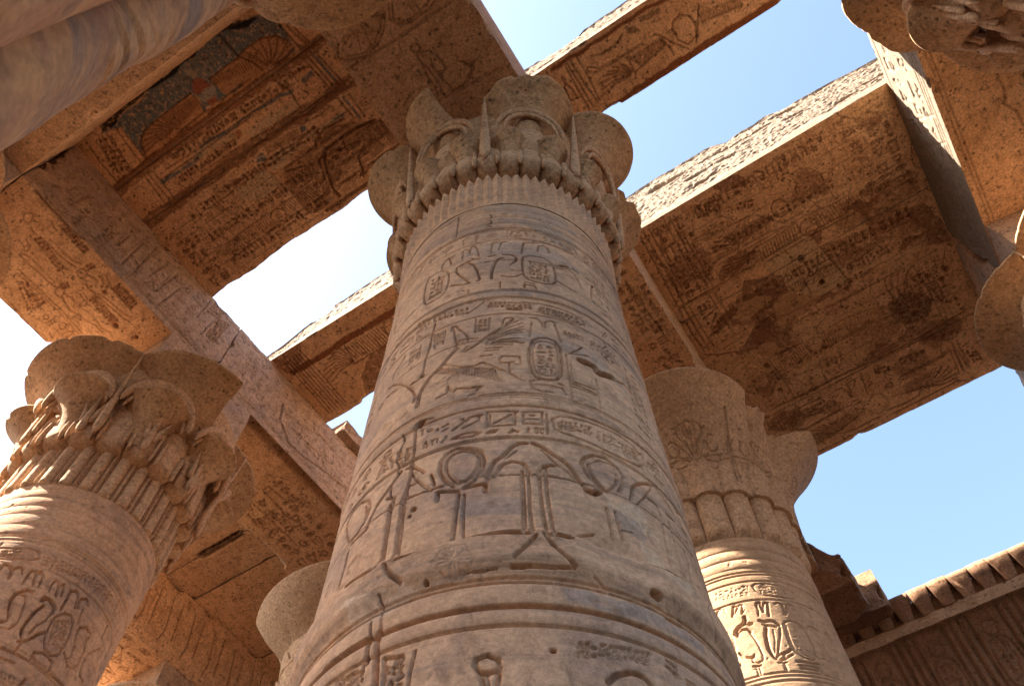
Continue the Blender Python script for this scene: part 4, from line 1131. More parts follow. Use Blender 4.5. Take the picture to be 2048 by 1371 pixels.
    h = N.new('ShaderNodeMath'); h.operation = 'SUBTRACT'; L.new(nz(18, 8, .75), h.inputs[0])
    pk = N.new('ShaderNodeMath'); pk.operation = 'MULTIPLY'; L.new(pa.outputs[0], pk.inputs[0]); pk.inputs[1].default_value = .35
    L.new(pk.outputs[0], h.inputs[1]); L.new(h.outputs[0], bm.inputs['Height']); L.new(bm.outputs[0], b.inputs['Normal'])
    return m
M_shaft = stone('sandstone_shaft', (.67, .41, .25), (.60, .36, .215), (.47, .28, .17), .35, .75, .35, 1., (.38, .25, .185), grain=.6)
M_shaft2 = stone('sandstone_shaft_warm', (.54, .345, .21), (.48, .30, .18), (.38, .235, .14), .35, .35, .22, grain=.5)
M_cap = stone('sandstone_capital', (.58, .37, .225), (.63, .41, .25), (.40, .235, .13), .5, .15, .3, 1.2)
M_umb = stone('sandstone_capital_stained', (.52, .32, .18), (.60, .375, .21), (.34, .19, .10), .65, 0, .35, 1.3)
M_sof = stone('sandstone_soffit', (.84, .54, .32), (.75, .45, .25), (.54, .30, .16), .8, 0, .5, 1.3)
M_sofP = stone('sandstone_soffit_pale', (.74, .475, .29), (.65, .40, .23), (.48, .275, .15), .75, 0, .5, 1.3)
M_side = stone('sandstone_beam_side', (.60, .415, .29), (.53, .36, .25), (.38, .25, .165), .65, .3, .5, 1., (.42, .32, .27))
M_rough = stone('sandstone_rough', (.33, .25, .185), (.29, .215, .155), (.20, .145, .105), .7, .2, 1.0, 1.5)
M_edge = stone('sandstone_dressed_edge', (.27, .205, .15), (.25, .19, .14), (.22, .165, .12), .25, 0, .2)
M_erod = stone('sandstone_eroded_strata', (.60, .34, .16), (.50, .27, .135), (.34, .18, .11), .25, .9, .12, .8, (.40, .225, .15), smooth=True, grain=.3)
M_corn = stone('sandstone_cornice', (.40, .23, .14), (.34, .185, .11), (.24, .13, .08), .6, .1, .35)
M_band = stone('sandstone_cornice_fillet', (.50, .31, .19), (.44, .26, .15), (.33, .19, .11), .6, 0, .35)
M_sand = stone('desert_sand', (.80, .59, .37), (.76, .56, .35), (.70, .51, .32), .1, 0, .4, .3)

# ------------------------------------------------------------------ ground
def plane(name, pts, m):
    me = bpy.data.meshes.new(name); me.from_pydata(pts, [], [tuple(range(len(pts)))]); me.materials.append(m)
    o = bpy.data.objects.new(name, me); COL.objects.link(o); o['kind'] = 'structure'; return o
plane('ground', [(-600, -600, 0), (600, -600, 0), (600, 600, 0), (-600, 600, 0)], M_sand)

# ------------------------------------------------------------------ carved canvases (metres on the surface they belong to)
def cyl_canvas(key, r, z0, z1, res, a0, a1, kw, kd):
    cv = Canvas(a0 * r, a1 * r, z0, z1, res); draw(cv, T[key], kw, kd); return cv
def hline(cv, z, w=.012, d=.012): cv.line([(cv.a0, z), (cv.a1, z)], w, d)
CV = {}
cC = cyl_canvas('C', .925, 1.2, 6.4, .004, R(-150), R(30), .00078, .0021)
cC.D *= (1 + .5 * sst(3.2, 5.2, np.arange(cC.nv) * cC.res + cC.b0))[:, None]
rgl = random.Random(3)
for z in (5.80, 5.772, 5.566, 4.679, 4.652, 4.565, 4.547, 4.326, 3.431, 3.412, 3.304, 3.048, 3.032, 2.164, 2.142, 1.944): hline(cC, z, .008, .014)
hline(cC, 2.028, .014, .03)
hline(cC, 5.2, .004, .004); hline(cC, 3.9, .003, .003)
for sgn, (za, zb) in enumerate(((5.77, 5.58), (4.535, 4.335), (3.29, 3.06))):      # text bands away from the traced middle
    for (a, b) in ((-150, -92), (-21, 30)):
        glyphs(cC, [(R(a) * .925, za - .01), (R(b) * .925, za - .01), (R(a) * .925, zb + .01), (R(b) * .925, zb + .01)], 1, .006, .014, None, sgn * 7 + a)
glyphs(cC, [(R(-92) * .925, 5.755), (R(-60) * .925, 5.755), (R(-92) * .925, 5.585), (R(-60) * .925, 5.585)], 1, .006, .014, None, 41)
cC.line([(R(-57.5) * .925, 5.76), (R(-57.5) * .925, 5.58)], .008, .01)
def azp(cv, r, pts, pig, d=0, rough=.06, seed=3): cv.poly([(R(a) * r, z) for a, z in pts], pig, d, rough, seed)
GREY = (.33, .255, .21, .55); PALE = (.66, .48, .32, .5); DUSK = (.33, .25, .21, .7)
azp(cC, .925, [(-75, 6.33), (-55, 6.36), (-28, 6.30), (-22, 6.05), (-40, 5.98), (-60, 6.18)], GREY, 0, .05)
azp(cC, .925, [(-62, 6.0), (-35, 6.02), (-20, 5.8), (-30, 5.62), (-50, 5.85)], GREY, 0, .06, 5)
azp(cC, .925, [(-70, 5.5), (-30, 5.45), (-28, 5.3), (-60, 5.25), (-78, 5.35)], (.36, .28, .235, .5), 0, .08, 6)
azp(cC, .925, [(-72, 4.70), (-44, 4.69), (-40, 4.60), (-70, 4.58)], GREY, 0, .03, 7)
azp(cC, .925, [(-60, 4.1), (-25, 4.05), (-12, 3.8), (-30, 3.9), (-58, 4.0)], (.38, .29, .235, .5), 0, .05, 8)
azp(cC, .925, [(-35, 2.75), (-22, 2.74), (-14, 2.60), (-24, 2.62)], PALE, 0, .09, 9)
azp(cC, .925, [(-32, 2.68), (-22, 2.64), (-22, 2.5), (-30, 2.52)], GREY, 0, .07, 10)
azp(cC, .925, [(-26, 2.52), (-10, 2.42), (-8, 2.3), (-24, 2.38)], PALE, 0, .09, 11)
azp(cC, .925, [(-72, 2.62), (-55, 2.60), (-56, 2.50), (-72, 2.52)], GREY, 0, .04, 12)
azp(cC, .925, [(-100, 2.24), (-84, 2.26), (-80, 2.18), (-98, 2.14)], (.66, .50, .37, .5), 0, .10, 13)
azp(cC, .925, [(-48, 2.13), (-10, 2.13), (-10, 2.07), (-48, 2.06)], DUSK, 0, .03, 14)
for i, (a, b, z1, z0, rows) in enumerate(((-138, -114, 5.45, 4.78, 5), (-18, -8, 5.45, 4.78, 5), (0, 20, 5.45, 4.78, 5), (-140, -128, 4.25, 3.5, 6), (-122, -117, 4.25, 3.8, 6), (-12, -2, 4.2, 3.5, 6), (4, 20, 4.2, 3.5, 6),
        (-2, 6, 2.98, 2.45, 4), (-145, -128, 2.98, 2.4, 4), (-24, -12, 1.90, 1.35, 4), (-4, 12, 1.90, 1.35, 4), (-140, -112, 1.90, 1.35, 4))):
    glyphs(cC, [(R(a) * .925, z1), (R(b) * .925, z1), (R(a) * .925, z0), (R(b) * .925, z0)], rows, .006, .013, None, 300 + i)
for z, a, b in ((5.16, -90, 10), (4.02, -100, -60), (2.755, -146, 20), (4.9, -140, -100)): cC.line([(R(a) * .925, z), (R((a + b) / 2) * .925, z + .01), (R(b) * .925, z)], .004, .014, (.08, .05, .035, .8))
for a, za, zb in ((-93, 3.32, 2.80), (-92, 2.12, 1.2), (-66, 6.12, 5.83), (-20, 4.3, 4.05), (-4, 2.7, 2.2)):
    cC.line([(R(a + 1.2 * sin(k * 1.7)) * .925, za + (zb - za) * k / 8) for k in range(9)], .005, .022, (.08, .05, .035, .85))
def cartouche(cv, x0, x1, z0, z1, w, d, gw=.006, seed=1, rows=1):
    r = min(x1 - x0, z1 - z0) / 2
    if x1 - x0 > z1 - z0:
        p = circ(x0 + r, z0 + r, r, 9, pi / 2, 1.5 * pi) + circ(x1 - r, z0 + r, r, 9, -pi / 2, pi / 2)
    else:
        p = circ(x0 + r, z1 - r, r, 9, 0, pi) + circ(x0 + r, z0 + r, r, 9, pi, 2 * pi)
    cv.line(p + p[:1], w, d); k = r * .35
    glyphs(cv, [(x0 + k, z1 - k), (x1 - k, z1 - k), (x0 + k, z0 + k), (x1 - k, z0 + k)], rows, gw, d * .8, None, seed)
cartouche(cC, R(-56.5) * .925, R(-24) * .925, 5.59, 5.75, .009, .018, .007, 4)
cL = cyl_canvas('L', .92, 3.4, 6.9, .008, R(-125), R(75), .0010, .0030)
cR = cyl_canvas('R', .92, 3.4, 6.9, .007, R(-140), R(40), .0008, .0010)
for cv, zs in ((cL, (6.10, 6.07, 6.02, 5.76, 4.92, 4.87, 4.60)), (cR, (6.30, 6.26, 6.17, 5.915, 5.04, 5.0, 4.95, 4.7))):
    for z in zs: hline(cv, z, .013, .013)
glyphs(cL, [(R(-125) * .92, 5.98), (R(-55) * .92, 5.98), (R(-125) * .92, 5.79), (R(-55) * .92, 5.79)], 2, .008, .01, None, 3)
glyphs(cL, [(R(5) * .92, 5.98), (R(75) * .92, 5.98), (R(5) * .92, 5.79), (R(75) * .92, 5.79)], 1, .009, .01, None, 5)
for i, a in enumerate((12, 30, 48)):
    glyphs(cL, [(R(a) * .92, 5.6), (R(a + 13) * .92, 5.6), (R(a) * .92, 5.0), (R(a + 13) * .92, 5.0)], 3, .010, .011, None, i)
for i, a in enumerate((-25, -8, 10, 26)):
    glyphs(cR, [(R(a) * .92, 5.8), (R(a + 14) * .92, 5.8), (R(a) * .92, 5.1), (R(a + 14) * .92, 5.1)], 3, .010, .011, None, i + 4)
for cv, a0, a1, z1 in ((cL, -125, 75, 4.58), (cR, -140, 40, 4.68)):
    glyphs(cv, [(R(a0) * .92, z1), (R(a1) * .92, z1), (R(a0) * .92, z1 - .22), (R(a1) * .92, z1 - .22)], 1, .009, .012, None, 77)
    glyphs(cv, [(R(a0) * .92, z1 - .3), (R(a1) * .92, z1 - .3), (R(a0) * .92, 3.5), (R(a1) * .92, 3.5)], 2, .014, .014, None, 78)

# soffit canvases
PIG = PAL['line']
c11 = Canvas(-7.4, 4.2, -.9, 10.1, .0085); draw(c11, T['P11'], .0026, .0026, PIG)
c10 = Canvas(-8.3, 5.0, -2.6, 12.0, .009); draw(c10, T['P10'], .0022, .0026, (.22, .095, .048, .5))
cF1 = Canvas(-2.6, 12., 9.95, 11.5, .01); draw(cF1, T['F1'], .0026, .0030, (.26, .17, .12, .45))
# extra decoration of the same kind on stretches seen small or half hidden
def winged(cv, cx, cy, L, W, sx=1, w=.02, d=.012, flip=1, swap=False):
    def q(u, v):
        a, b = cx + u * L, cy + flip * v * W
        return (cx + flip * v * W, cy + u * L) if swap else (a, b)
    for s in (-1, 1):
        for i in range(14): u = .12 + .035 * i; cv.line([q(s * u, .25), q(s * (u - .02), -.1 + .02 * i * .3)], w * .8, d, PIG)
        for i in range(9):
            a = R(100 - i * 15); cv.line([q(s * .6, -.05), q(s * (.6 + .2 * cos(a)), .02 + .25 * sin(a)), q(s * (.62 + .36 * cos(a)), .36 * sin(a) - .05)], w * .8, d, PIG)
        cv.line([q(s * .1, -.15), q(s * .35, -.1), q(s * .6, -.1), q(s * .66, -.05)], w, d, PIG)
        cv.line([q(s * .1, .3), q(s * .4, .34), q(s * .62, .33), q(s * .8, .22)], w, d, PIG)
    cv.line([q(.1 * cos(a), .1 * sin(a) * 2 + .1) for a in [i * pi / 6 for i in range(13)]], w, d, PIG)
winged(c11, -4.6, 4.0, 1.5, .9, flip=-1)
c11.poly([(-6.5, 3.62), (-2.4, 3.62), (-2.4, 3.72), (-6.5, 3.74)], PAL['umber'], -.01)
c11.poly([(-5.6, 4.35), (-5.2, 4.1), (-4.2, 4.05), (-3.6, 4.4), (-3.4, 4.8), (-5.8, 4.8)], PAL['lost'], .02)
c11.poly([(-6.6, 3.3), (-6.0, 3.3), (-6.2, 3.6), (-6.6, 3.65)], PAL['patch'], .01)
for k in range(7): c11.line([(-6.45 + .06 * k, 3.45), (-6.45 + .06 * k, 4.6)], .018, .01, PAL['dark'])
winged(c11, 1.6, 5.9, 1.4, .7, flip=1); winged(c11, .9, 7.95, 1.3, .7, flip=-1); winged(c11, 1.3, 6.75, 1.2, .35, flip=1, w=.016)
for i, (x0, x1, y0, y1, rows) in enumerate(((-.6, .1, 4.7, 6.0, 5), (2.5, 3.2, 4.8, 6.2, 5), (.3, 2.3, 4.75, 4.95, 1), (.2, 2.2, 5.45, 5.6, 1), (0, 3, 6.45, 6.65, 1), (.2, 1.0, 7.0, 7.15, 1), (2.2, 3.1, 7.6, 8.5, 4),
        (-6.5, -6.1, 1.0, 1.9, 4), (-6.0, -3.6, .75, .9, 1), (-6.0, -3.4, 1.15, 1.3, 1), (-6.0, -4.2, 1.6, 1.75, 1), (2.4, 3.1, 2.0, 2.7, 3))):
    glyphs(c11, [(x0, y1), (x1, y1), (x0, y0), (x1, y0)], rows, .018, .014, PIG, 100 + i)
c11.poly([(-6.62, -.16), (-4.5, -.15), (-2.4, -.13), (-2.4, .03), (-4.5, .01), (-6.62, .02)], (.30, .15, .08, .9), -.012, .04)
c11.poly([(-6.62, .45), (-4.5, .46), (-2.4, .47), (-2.4, .66), (-4.5, .62), (-6.62, .64)], (.30, .15, .08, .9), -.012, .04)
rgs = random.Random(8)
for (X0, X1, Y0, Y1) in ((-.3, 3.1, 4.72, 6.25), (-.4, 3.1, 6.42, 7.05), (-.3, 3.1, 7.2, 8.65), (-6.4, -2.6, .72, 1.9)):
    y = Y0
    while y < Y1 - .1:
        hh = rgs.choice((.11, .14, .18)); x = X0
        while x < X1 - .2:
            L_ = rgs.uniform(.4, 1.1)
            if rgs.random() < .6: glyphs(c11, [(x, y + hh), (min(x + L_, X1), y + hh), (x, y), (min(x + L_, X1), y)], 1, .011, .010, (.26, .12, .06, .32), rgs.randint(0, 999))
            x += L_ + .05
        c11.line([(X0, y + hh + .02), (X1, y + hh + .02 + rgs.uniform(-.02, .02))], .011, .008, (.15, .06, .03, .5)); y += hh + .05
for i in range(40):
    cx, cy = rgs.uniform(-.4, 3.2), rgs.uniform(4.7, 9.8); rr_ = rgs.uniform(.08, .32)
    c11.poly([(cx + rr_ * 1.5 * cos(a) * rgs.uniform(.6, 1.2), cy + rr_ * sin(a) * rgs.uniform(.6, 1.2)) for a in [k * pi / 5 for k in range(10)]], rgs.choice(((.82, .54, .31, .6), (.30, .15, .08, .6), (.74, .46, .24, .6), (.34, .17, .09, .65))), rgs.choice((0, .006, .01)), .12, i)
for i in range(150):
    x, y = rgs.uniform(-7, 4), rgs.uniform(-.7, 9.9); c11.line([(x, y), (x + .02, y + .01)], rgs.uniform(.012, .03), rgs.uniform(.01, .03), (.12, .06, .035, .6))
for i in range(34):
    x, y = rgs.uniform(-.4, 3.4), rgs.uniform(4.7, 9.7); p = [(x, y)]; a = rgs.uniform(0, 6.28)
    for k in range(7): a += rgs.uniform(-.6, .6); x += .09 * cos(a); y += .09 * sin(a); p.append((x, y))
    c11.line(p, .009, .016, (.12, .055, .03, .6))
for i in range(120):
    x, y = rgs.uniform(-8, 4.8), rgs.uniform(-.7, 10); c10.line([(x, y), (x + .02, y + .01)], rgs.uniform(.012, .026), rgs.uniform(.01, .025), (.14, .07, .04, .6))
winged(c11, -4.9, 1.45, 1.2, .5, flip=1, w=.016)
for i, (x0, x1, y0, y1, rows) in enumerate(((3.5, 4.1, 2.9, 4.0, 4), (-2.2, -1.5, 4.4, 6.0, 6), (-1.2, -.9, 4.3, 6.5, 9), (3.45, 4.0, -.5, 2., 6), (-7.9, -7.0, 4.5, 6.6, 6), (-8.0, -6.8, 7.5, 10., 6), (-2.2, -1.0, 8.2, 10, 6))):
    glyphs(c10, [(x0, y1), (x1, y1), (x0, y0), (x1, y0)], rows, .018, .014, PIG, 200 + i)
def figure(cv, x, y, h, swap=1, w=.02, d=.014):
    F = [[(0, .86), (.05, .80), (.12, .74), (.1, .55), (.14, .3), (.12, .0), (.28, 0)], [(0, .78), (-.1, .73), (-.09, .55), (-.12, .42), (-.05, .3), (-.02, 0), (.08, 0)],
         [(.1, .72), (.26, .62), (.38, .72)], [(.08, .6), (.22, .5), (.4, .55)], circ(.02, .93, .065, 12)]
    for pl in F: cv.line([(x + a * h, y + b * h * swap) for a, b in pl], w, d, PIG)
for (x, y, h, s) in ((3.75, 4.2, 1.3, -1), (4.2, 5.6, 1.3, -1), (4.3, 4.1, 1.25, -1), (3.9, 2.3, 1.3, -1), (-2.1, 6.6, 1.4, -1)): figure(c10, x, y, h, s)
for i in range(5): c10.line([(3.42 + .05 * i, -2), (3.42 + .05 * i, 12)], .014, .008, PIG) if i in (0, 1) else None
for (y0, y1) in ((-.6, 1.9), (2.9, 6.8), (7.5, 11)):
    glyphs(cF1, [(y0, 11.25), (y1, 11.25), (y0, 10.3), (y1, 10.3)], 3, .013, .012, (.26, .17, .12, .4), int(y0 * 10))
for z in (10.12, 10.17, 10.22, 11.34): cF1.line([(-2.6, z), (12, z)], .012, .014, (.26, .17, .12, .4))
cB3 = Canvas(-2.6, 12., 9.95, 11.5, .012)
for z in (10.12, 10.2, 10.27, 11.3): cB3.line([(-2.6, z), (12, z)], .014, .016)
glyphs(cB3, [(3.4, 11.2), (7.5, 11.2), (3.4, 10.35), (7.5, 10.35)], 2, .02, .02, None, 5)
for k in range(14): cB3.line([(5.2 + .42 * k, 11.3), (4.8 + .42 * k, 10.2)], .016, .014)
cB0 = Canvas(3.5, 12.2, 9.95, 11.5, .012)
for k, y in enumerate(np.arange(5.0, 12, .55)):
    for p in ([(y, 11.2), (y + .1, 10.5), (y + .05, 10.2)], [(y + .25, 11.2), (y + .3, 10.4)]): cB0.line(p, .02, .016, PIG)
cartouche(cB0, 5.75, 6.0, 10.45, 11.05, .02, .016, .014, 5, 3)
cB0p = Canvas(-13, -11, 3.5, 12.2, .012); glyphs(cB0p, [(-12.7, 7.2), (-11.3, 7.2), (-12.7, 5.0), (-11.3, 5.0)], 5, .02, .016, PIG, 9)

# ------------------------------------------------------------------ blocks of stone
def axis_steps(a, b, res, fine=None):
    n = max(2, int(round((b - a) / res)) + 1); return np.linspace(a, b, n)
def block(name, x, y, z, label, cat, group=None, res=.03, canv=None, fres=None, chip=.05, er=.008, mats=None, top=None, end=None, roughside=False, seed=0, coarse=(), parent=None, flat=0., bow=None, rbt=None):
    """canv: {'b': canvas(x,y), '+x': canvas(y,z), ...}; mats: {'b': idx}; every face is a grid of the same mesh"""
    x0, x1 = x; y0, y1 = y; z0, z1 = z; grids = []; canv = canv or {}; fres = fres or {}; mi = mats[1]; ml = mats[0]
    C = np.array([(x0 + x1) / 2, (y0 + y1) / 2, (z0 + z1) / 2]); Hf = np.array([x1 - x0, y1 - y0, z1 - z0]) / 2
    for f in ('b', 't', '-x', '+x', '-y', '+y'):
        rs = fres.get(f, .12 if f in coarse or f == 't' else res)
        if f in 'bt':
            A, B = np.meshgrid(axis_steps(x0, x1, rs), axis_steps(y0, y1, rs)); P = np.stack([A, B, np.full_like(A, z0 if f == 'b' else z1)], -1); n = np.array([0, 0, -1. if f == 'b' else 1.])
        elif f[1] == 'x':
            A, B = np.meshgrid(axis_steps(y0, y1, rs), axis_steps(z0, z1, rs)); P = np.stack([np.full_like(A, x0 if f[0] == '-' else x1), A, B], -1); n = np.array([-1. if f[0] == '-' else 1., 0, 0])
        else:
            A, B = np.meshgrid(axis_steps(x0, x1, rs), axis_steps(z0, z1, rs)); P = np.stack([A, np.full_like(A, y0 if f[0] == '-' else y1), B], -1); n = np.array([0, -1. if f[0] == '-' else 1., 0])
        dist = np.sort(Hf - np.abs(P - C), -1)[..., 1]                       # distance to the nearest arris
        paint = None; Q = P.copy()
        sl = np.concatenate([P[..., :2] * 1.0, P[..., 2:] * 1.0], -1)
        nse = fbm(sl, 3.1, 4, 11 + seed)
        ch = (sst(.10, .40, fbm(sl, 2.3, 5, 31 + seed)) * 1.6 + .12 * sst(-.1, .3, fbm(sl, 7, 3, 3))) * chip + .003
        dirc = -np.sign(P - C) * (Hf - np.abs(P - C) < 1.6 * .09)
        Q = Q + dirc * (ch * np.exp(-dist / .045))[..., None]
        Q = Q + n * (nse * er * (1 - np.exp(-dist / .05)))[..., None]
        if f in canv:
            cvs = canv[f]; D, K = cvs.sample(A, B) if f in 'bt' else cvs.sample(A, B)
            Q = Q - n * (D * np.clip(dist / .03, 0, 1))[..., None]; paint = K
        if roughside and f in ('-y', '-x', '+x', '+y'):
            hgt = P[..., 2] - z0; rr = sst(.16, .28, hgt + .10 * fbm(P, 1.3, 3, 5) + (.5 if f == '+y' else 0))
            gouge = np.abs(fbm(P * np.array([1, 1, 1.6]), 9, 3, 21)) + .5 * np.abs(fbm(P, 22, 2, 9))
            big = sst(.25, .6, fbm(P * np.array([.8, .8, 2.6]), 2.2, 3, 61 + seed))
            Q = Q - n * (rr * (.015 + .05 * gouge + .09 * big) * np.clip(dist / .05, 0, 1))[..., None]
        if rbt and f == 'b':
            Q[..., 2] += rbt[1] * sst(rbt[0] - .01, rbt[0] + .01, P[..., 0])
        if top is not None:
            k = (P[..., 2] - z0) / (z1 - z0); tz = top(P[..., 0], P[..., 1]); Q[..., 2] += k * (tz - (z1 - z0))
        if end is not None: Q = end(P, Q)
        grids.append(dict(P=Q, m=mi.get(f, 0), paint=paint, flip=f in ('b', '-x', '+y')))
    loc = (float(C[0]), float(C[1]), z0 + EYE)
    if parent is None:
        o = mesh_from(name, grids, ml, None, loc); tag(o, label, cat, group)
    else: o = mesh_from(name, grids, ml, parent, parent['_l'] if '_l' in parent else (0, 0, 0))
    return o
SM = ([M_sof, M_side, M_rough, M_sofP, M_edge, M_corn], None)
def mats(b=0, s=1, **k):
    d = {'b': b, 't': 2, '-x': s, '+x': s, '-y': s, '+y': s}; d.update({kk.replace('p', '+').replace('m', '-'): v for kk, v in k.items()}); return (SM[0], d)
ZB, ZS = 10., 11.45
BG = 'architrave beams resting on the columns'; RG = 'roof slabs spanning between the beams'
def N2(x, y, f, s): return fbm(np.stack([x, y, x * 0], -1), f, 3, s)
hb = ZS - ZB - .004
block('architrave_beam', (-8.17, -6.605), (-.838, 2.6), (ZB, ZB + hb), 'long beam at left carved with sun-headed figures on its underside, resting on the left column', 'stone beam', BG,
      res=.02, canv={'b': c10, '+x': cF1}, fres={'b': .011, '+x': .013}, mats=mats(3, 1), coarse=('-y', '-x'), rbt=None, seed=1)
block('architrave_beam', (-8.17, -6.60), (2.606, 7.26), (ZB, ZB + hb), 'grey-pink cracked beam running from the left column back behind the central column', 'stone beam', BG,
      canv={'b': c10, '+x': cF1}, fres={'b': .013, '+x': .014}, mats=mats(3, 1), coarse=('-x',), rbt=(-6.76, .16), chip=.07, seed=2, er=.014)
block('architrave_beam', (-8.17, -6.61), (7.266, 11.9), (ZB, ZB + hb), 'far end of the left line of beams behind the cup-shaped capital', 'stone beam', BG, res=.05, mats=mats(0, 1), seed=3)
block('architrave_beam', (-2.43, -.755), (-2.45, 2.56), (ZB, ZB + hb), 'beam with a boat and a striding figure carved underneath, above the tall central column', 'stone beam', BG,
      res=.02, canv={'b': c10}, fres={'b': .011}, mats=mats(3, 1), seed=4, chip=.045)
block('architrave_beam', (-2.43, -.75), (2.566, 7.26), (ZB, ZB + hb), 'dark underside beam running from the central column back to the column behind it at right', 'stone beam', BG,
      res=.02, canv={'b': c10}, fres={'b': .013}, mats=mats(0, 1, px=3), seed=5, chip=.02)
def brk(P, Q):
    k = sst(9.6, 12.0, P[..., 1]); Q = Q.copy(); Q[..., 0] += -k * .12 * (P[..., 0] > -1.6); Q[..., 2] += -k * .5 * (P[..., 2] > 10.7) * (1 + fbm(P, 2, 3, 4)); return Q
block('architrave_beam', (-2.41, -.76), (7.266, 11.7), (ZB, ZB + hb), 'broken beam end jutting out behind the right-hand column', 'stone beam', BG, res=.035, canv={'b': c10}, mats=mats(0, 1), seed=6, chip=.16, end=brk)
block('architrave_beam', (3.33, 4.95), (-2.45, 2.6), (ZB, ZB + hb), 'beam end at top right hidden above the ragged broken capital', 'stone beam', BG, res=.03, canv={'b': c10}, fres={'b': .014}, mats=mats(0, 1), seed=7)
block('architrave_beam', (3.33, 4.95), (2.606, 7.26), (ZB, ZB + hb), 'beam at far right with a sunlit carved side and figures underneath', 'stone beam', BG,
      res=.02, canv={'b': c10, '-x': cB3}, fres={'b': .013, '-x': .014}, mats=mats(0, 1, mx=4), seed=8, chip=.05)
def brk2(P, Q):
    k = sst(8.9, 10.6, P[..., 1]); Q = Q.copy(); Q[..., 2] += -k * .6 * (P[..., 2] > 10.5); return Q
block('architrave_beam', (3.34, 4.95), (7.266, 10.2), (ZB, ZB + hb), 'short grey beam stump with a ragged broken end at the right edge', 'stone beam', BG, res=.03, mats=mats(0, 1), seed=9, chip=.22, er=.03, end=brk2)
block('architrave_beam', (-6.595, -2.44), (-3.35, -.85), (ZB, ZB + hb), 'yellowish cross beam at top left between the eroded pier and the painted ceiling', 'stone beam', BG,
      res=.02, canv={'b': c10}, fres={'b': .02}, mats=mats(3, 1, py=0), chip=.05, seed=10)
block('architrave_beam', (-8.9, -6.601), (-3.35, -.845), (ZB, ZB + hb - .01), 'cross beam leaving the frame at the left edge, with incised border lines', 'stone beam', BG, res=.03, canv={'b': c10}, fres={'b': .02}, mats=mats(3, 1), seed=11)
block('architrave_beam', (-12.82, -11.25), (4.2, 12.0), (ZB, ZB + hb), 'dark beam with a tall cartouche on its side, low at left behind the left column', 'stone beam', BG,
      res=.03, canv={'b': cB0p, '+x': cB0}, fres={'b': .016, '+x': .016}, mats=mats(3, 0), seed=12)

block('facade_sun_blocker', (-10.0, 9.0), (-5.7, -1.35), (ZS, 12.9), 'added sun-blocking mass over the front row of columns, just outside the top of the view', 'sun blocker', None, res=.12, mats=mats(0, 1), chip=.1, er=.03, seed=13)  # unseen mass added to keep direct sun off the central column
# roof slabs
def slab(x, y, h, label, seed, **k):
    return block('roof_slab', x, y, (ZS, ZS + h), label, 'roof slab', RG, seed=seed, **k)
pc = dict(canv={'b': c11}, fres={'b': .0115})
slab((-7.2, -1.8), (-1.3, -.075), .8, 'painted ceiling slab with a blue field, a winged disc and black soot at top left', 20, mats=mats(0, 1), chip=.001, **pc)
slab((-7.2, -1.8), (-.0735, .5305), .8, 'narrow painted ceiling slab with rows of small signs, between two brown mortar joints', 21, mats=mats(0, 1), chip=.001, **pc)
def lostend(P, Q):
    Q = Q.copy(); k = sst(1.45, 1.95, P[..., 1] + .12 * fbm(P * np.array([1, 0, 0]), 1.1, 3, 8)) * (P[..., 2] < ZS + .3)
    Q[..., 2] += .10 * k * sst(-7, -3.0, P[..., 0]); Q[..., 1] += np.where(P[..., 1] > 1.9, .05 * fbm(P, 2.4, 4, 3), 0); return Q
slab((-7.2, -1.8), (.532, 1.94), .45, 'ceiling slab with flaked plaster and a broken dark edge beside the white sky opening', 22, mats=mats(0, 0), chip=.04, end=lostend, **pc)
slab((-7.2, -1.72), (3.30, 4.75), .8, 'roof slab left of the central column, red band below, ragged pale top edge', 23, mats=mats(0, 4, my=4), roughside=True, res=.02,
     top=lambda x, y: .38 + .42 * sst(-6.6, -5.4, x) + .12 * N2(x, y, 1.3, 3), chip=.05, **pc)
slab((-1.5, 4.12), (1.87, 2.86), 1.0, 'narrow roof slab at top centre with a winged disc underneath, crossing the blue sky', 24, mats=mats(0, 4, my=4), roughside=True, res=.02,
     top=lambda x, y: .88 + .12 * N2(x, y, 1.2, 8), chip=.03, **pc)
tp = lambda x, y: 1.5 - .32 * sst(.3, 3.6, x) + .18 * N2(x, y, 1.0, 5) - .12 * sst(.9, 1.2, x) * (1 - sst(1.6, 2.0, x))
slab((-1.5, 4.12), (4.60, 6.35), 1.5, 'roof slab with a thick bright sunlit front edge against the blue sky', 25, mats=mats(0, 4, my=4), roughside=True, res=.014, top=tp, chip=.02, **pc)
slab((-1.5, 4.12), (6.353, 7.12), .9, 'ceiling slab with a pale flaked patch and large brown mortar repairs', 26, mats=mats(0, 1), chip=.004, **pc)
slab((-1.5, 4.12), (7.122, 8.73), .9, 'ceiling slab with a round dark hollow framed by carved feathers', 27, mats=mats(0, 1), chip=.004, **pc)
slab((-7.2, -1.55), (7.6, 9.96), 1.95, 'added thick slab over the left bay, hidden behind the central column, shading the cobras', 34, mats=mats(0, 1), chip=.05)  # extra unseen slab, put here to shade the cobra frieze
slab((-1.5, 4.12), (8.733, 9.96), 1.95, 'outermost ceiling slab at right, with a clearly carved winged disc and an oval name ring', 28, mats=mats(0, 4), chip=.03, **pc)
slab((-.7, 4.12), (-1.3, .5), .8, 'added sun-blocking slab over the front bay, just beyond the top edge of the view', 33, mats=mats(0, 1), chip=.05)  # out-of-view slab added so the top right capital stays in shade
cN = Canvas(-12.2, -7.4, 4.3, 12.2, .012)
cN.poly([(-10.45, 5.69), (-9.4, 5.69), (-9.4, 5.81), (-10.45, 5.83)], (.06, .025, .012, .9), .14, .02)
glyphs(cN, [(-10.5, 6.4), (-8.4, 6.4), (-10.5, 5.9), (-8.4, 5.9)], 1, .016, .006, None, 2)
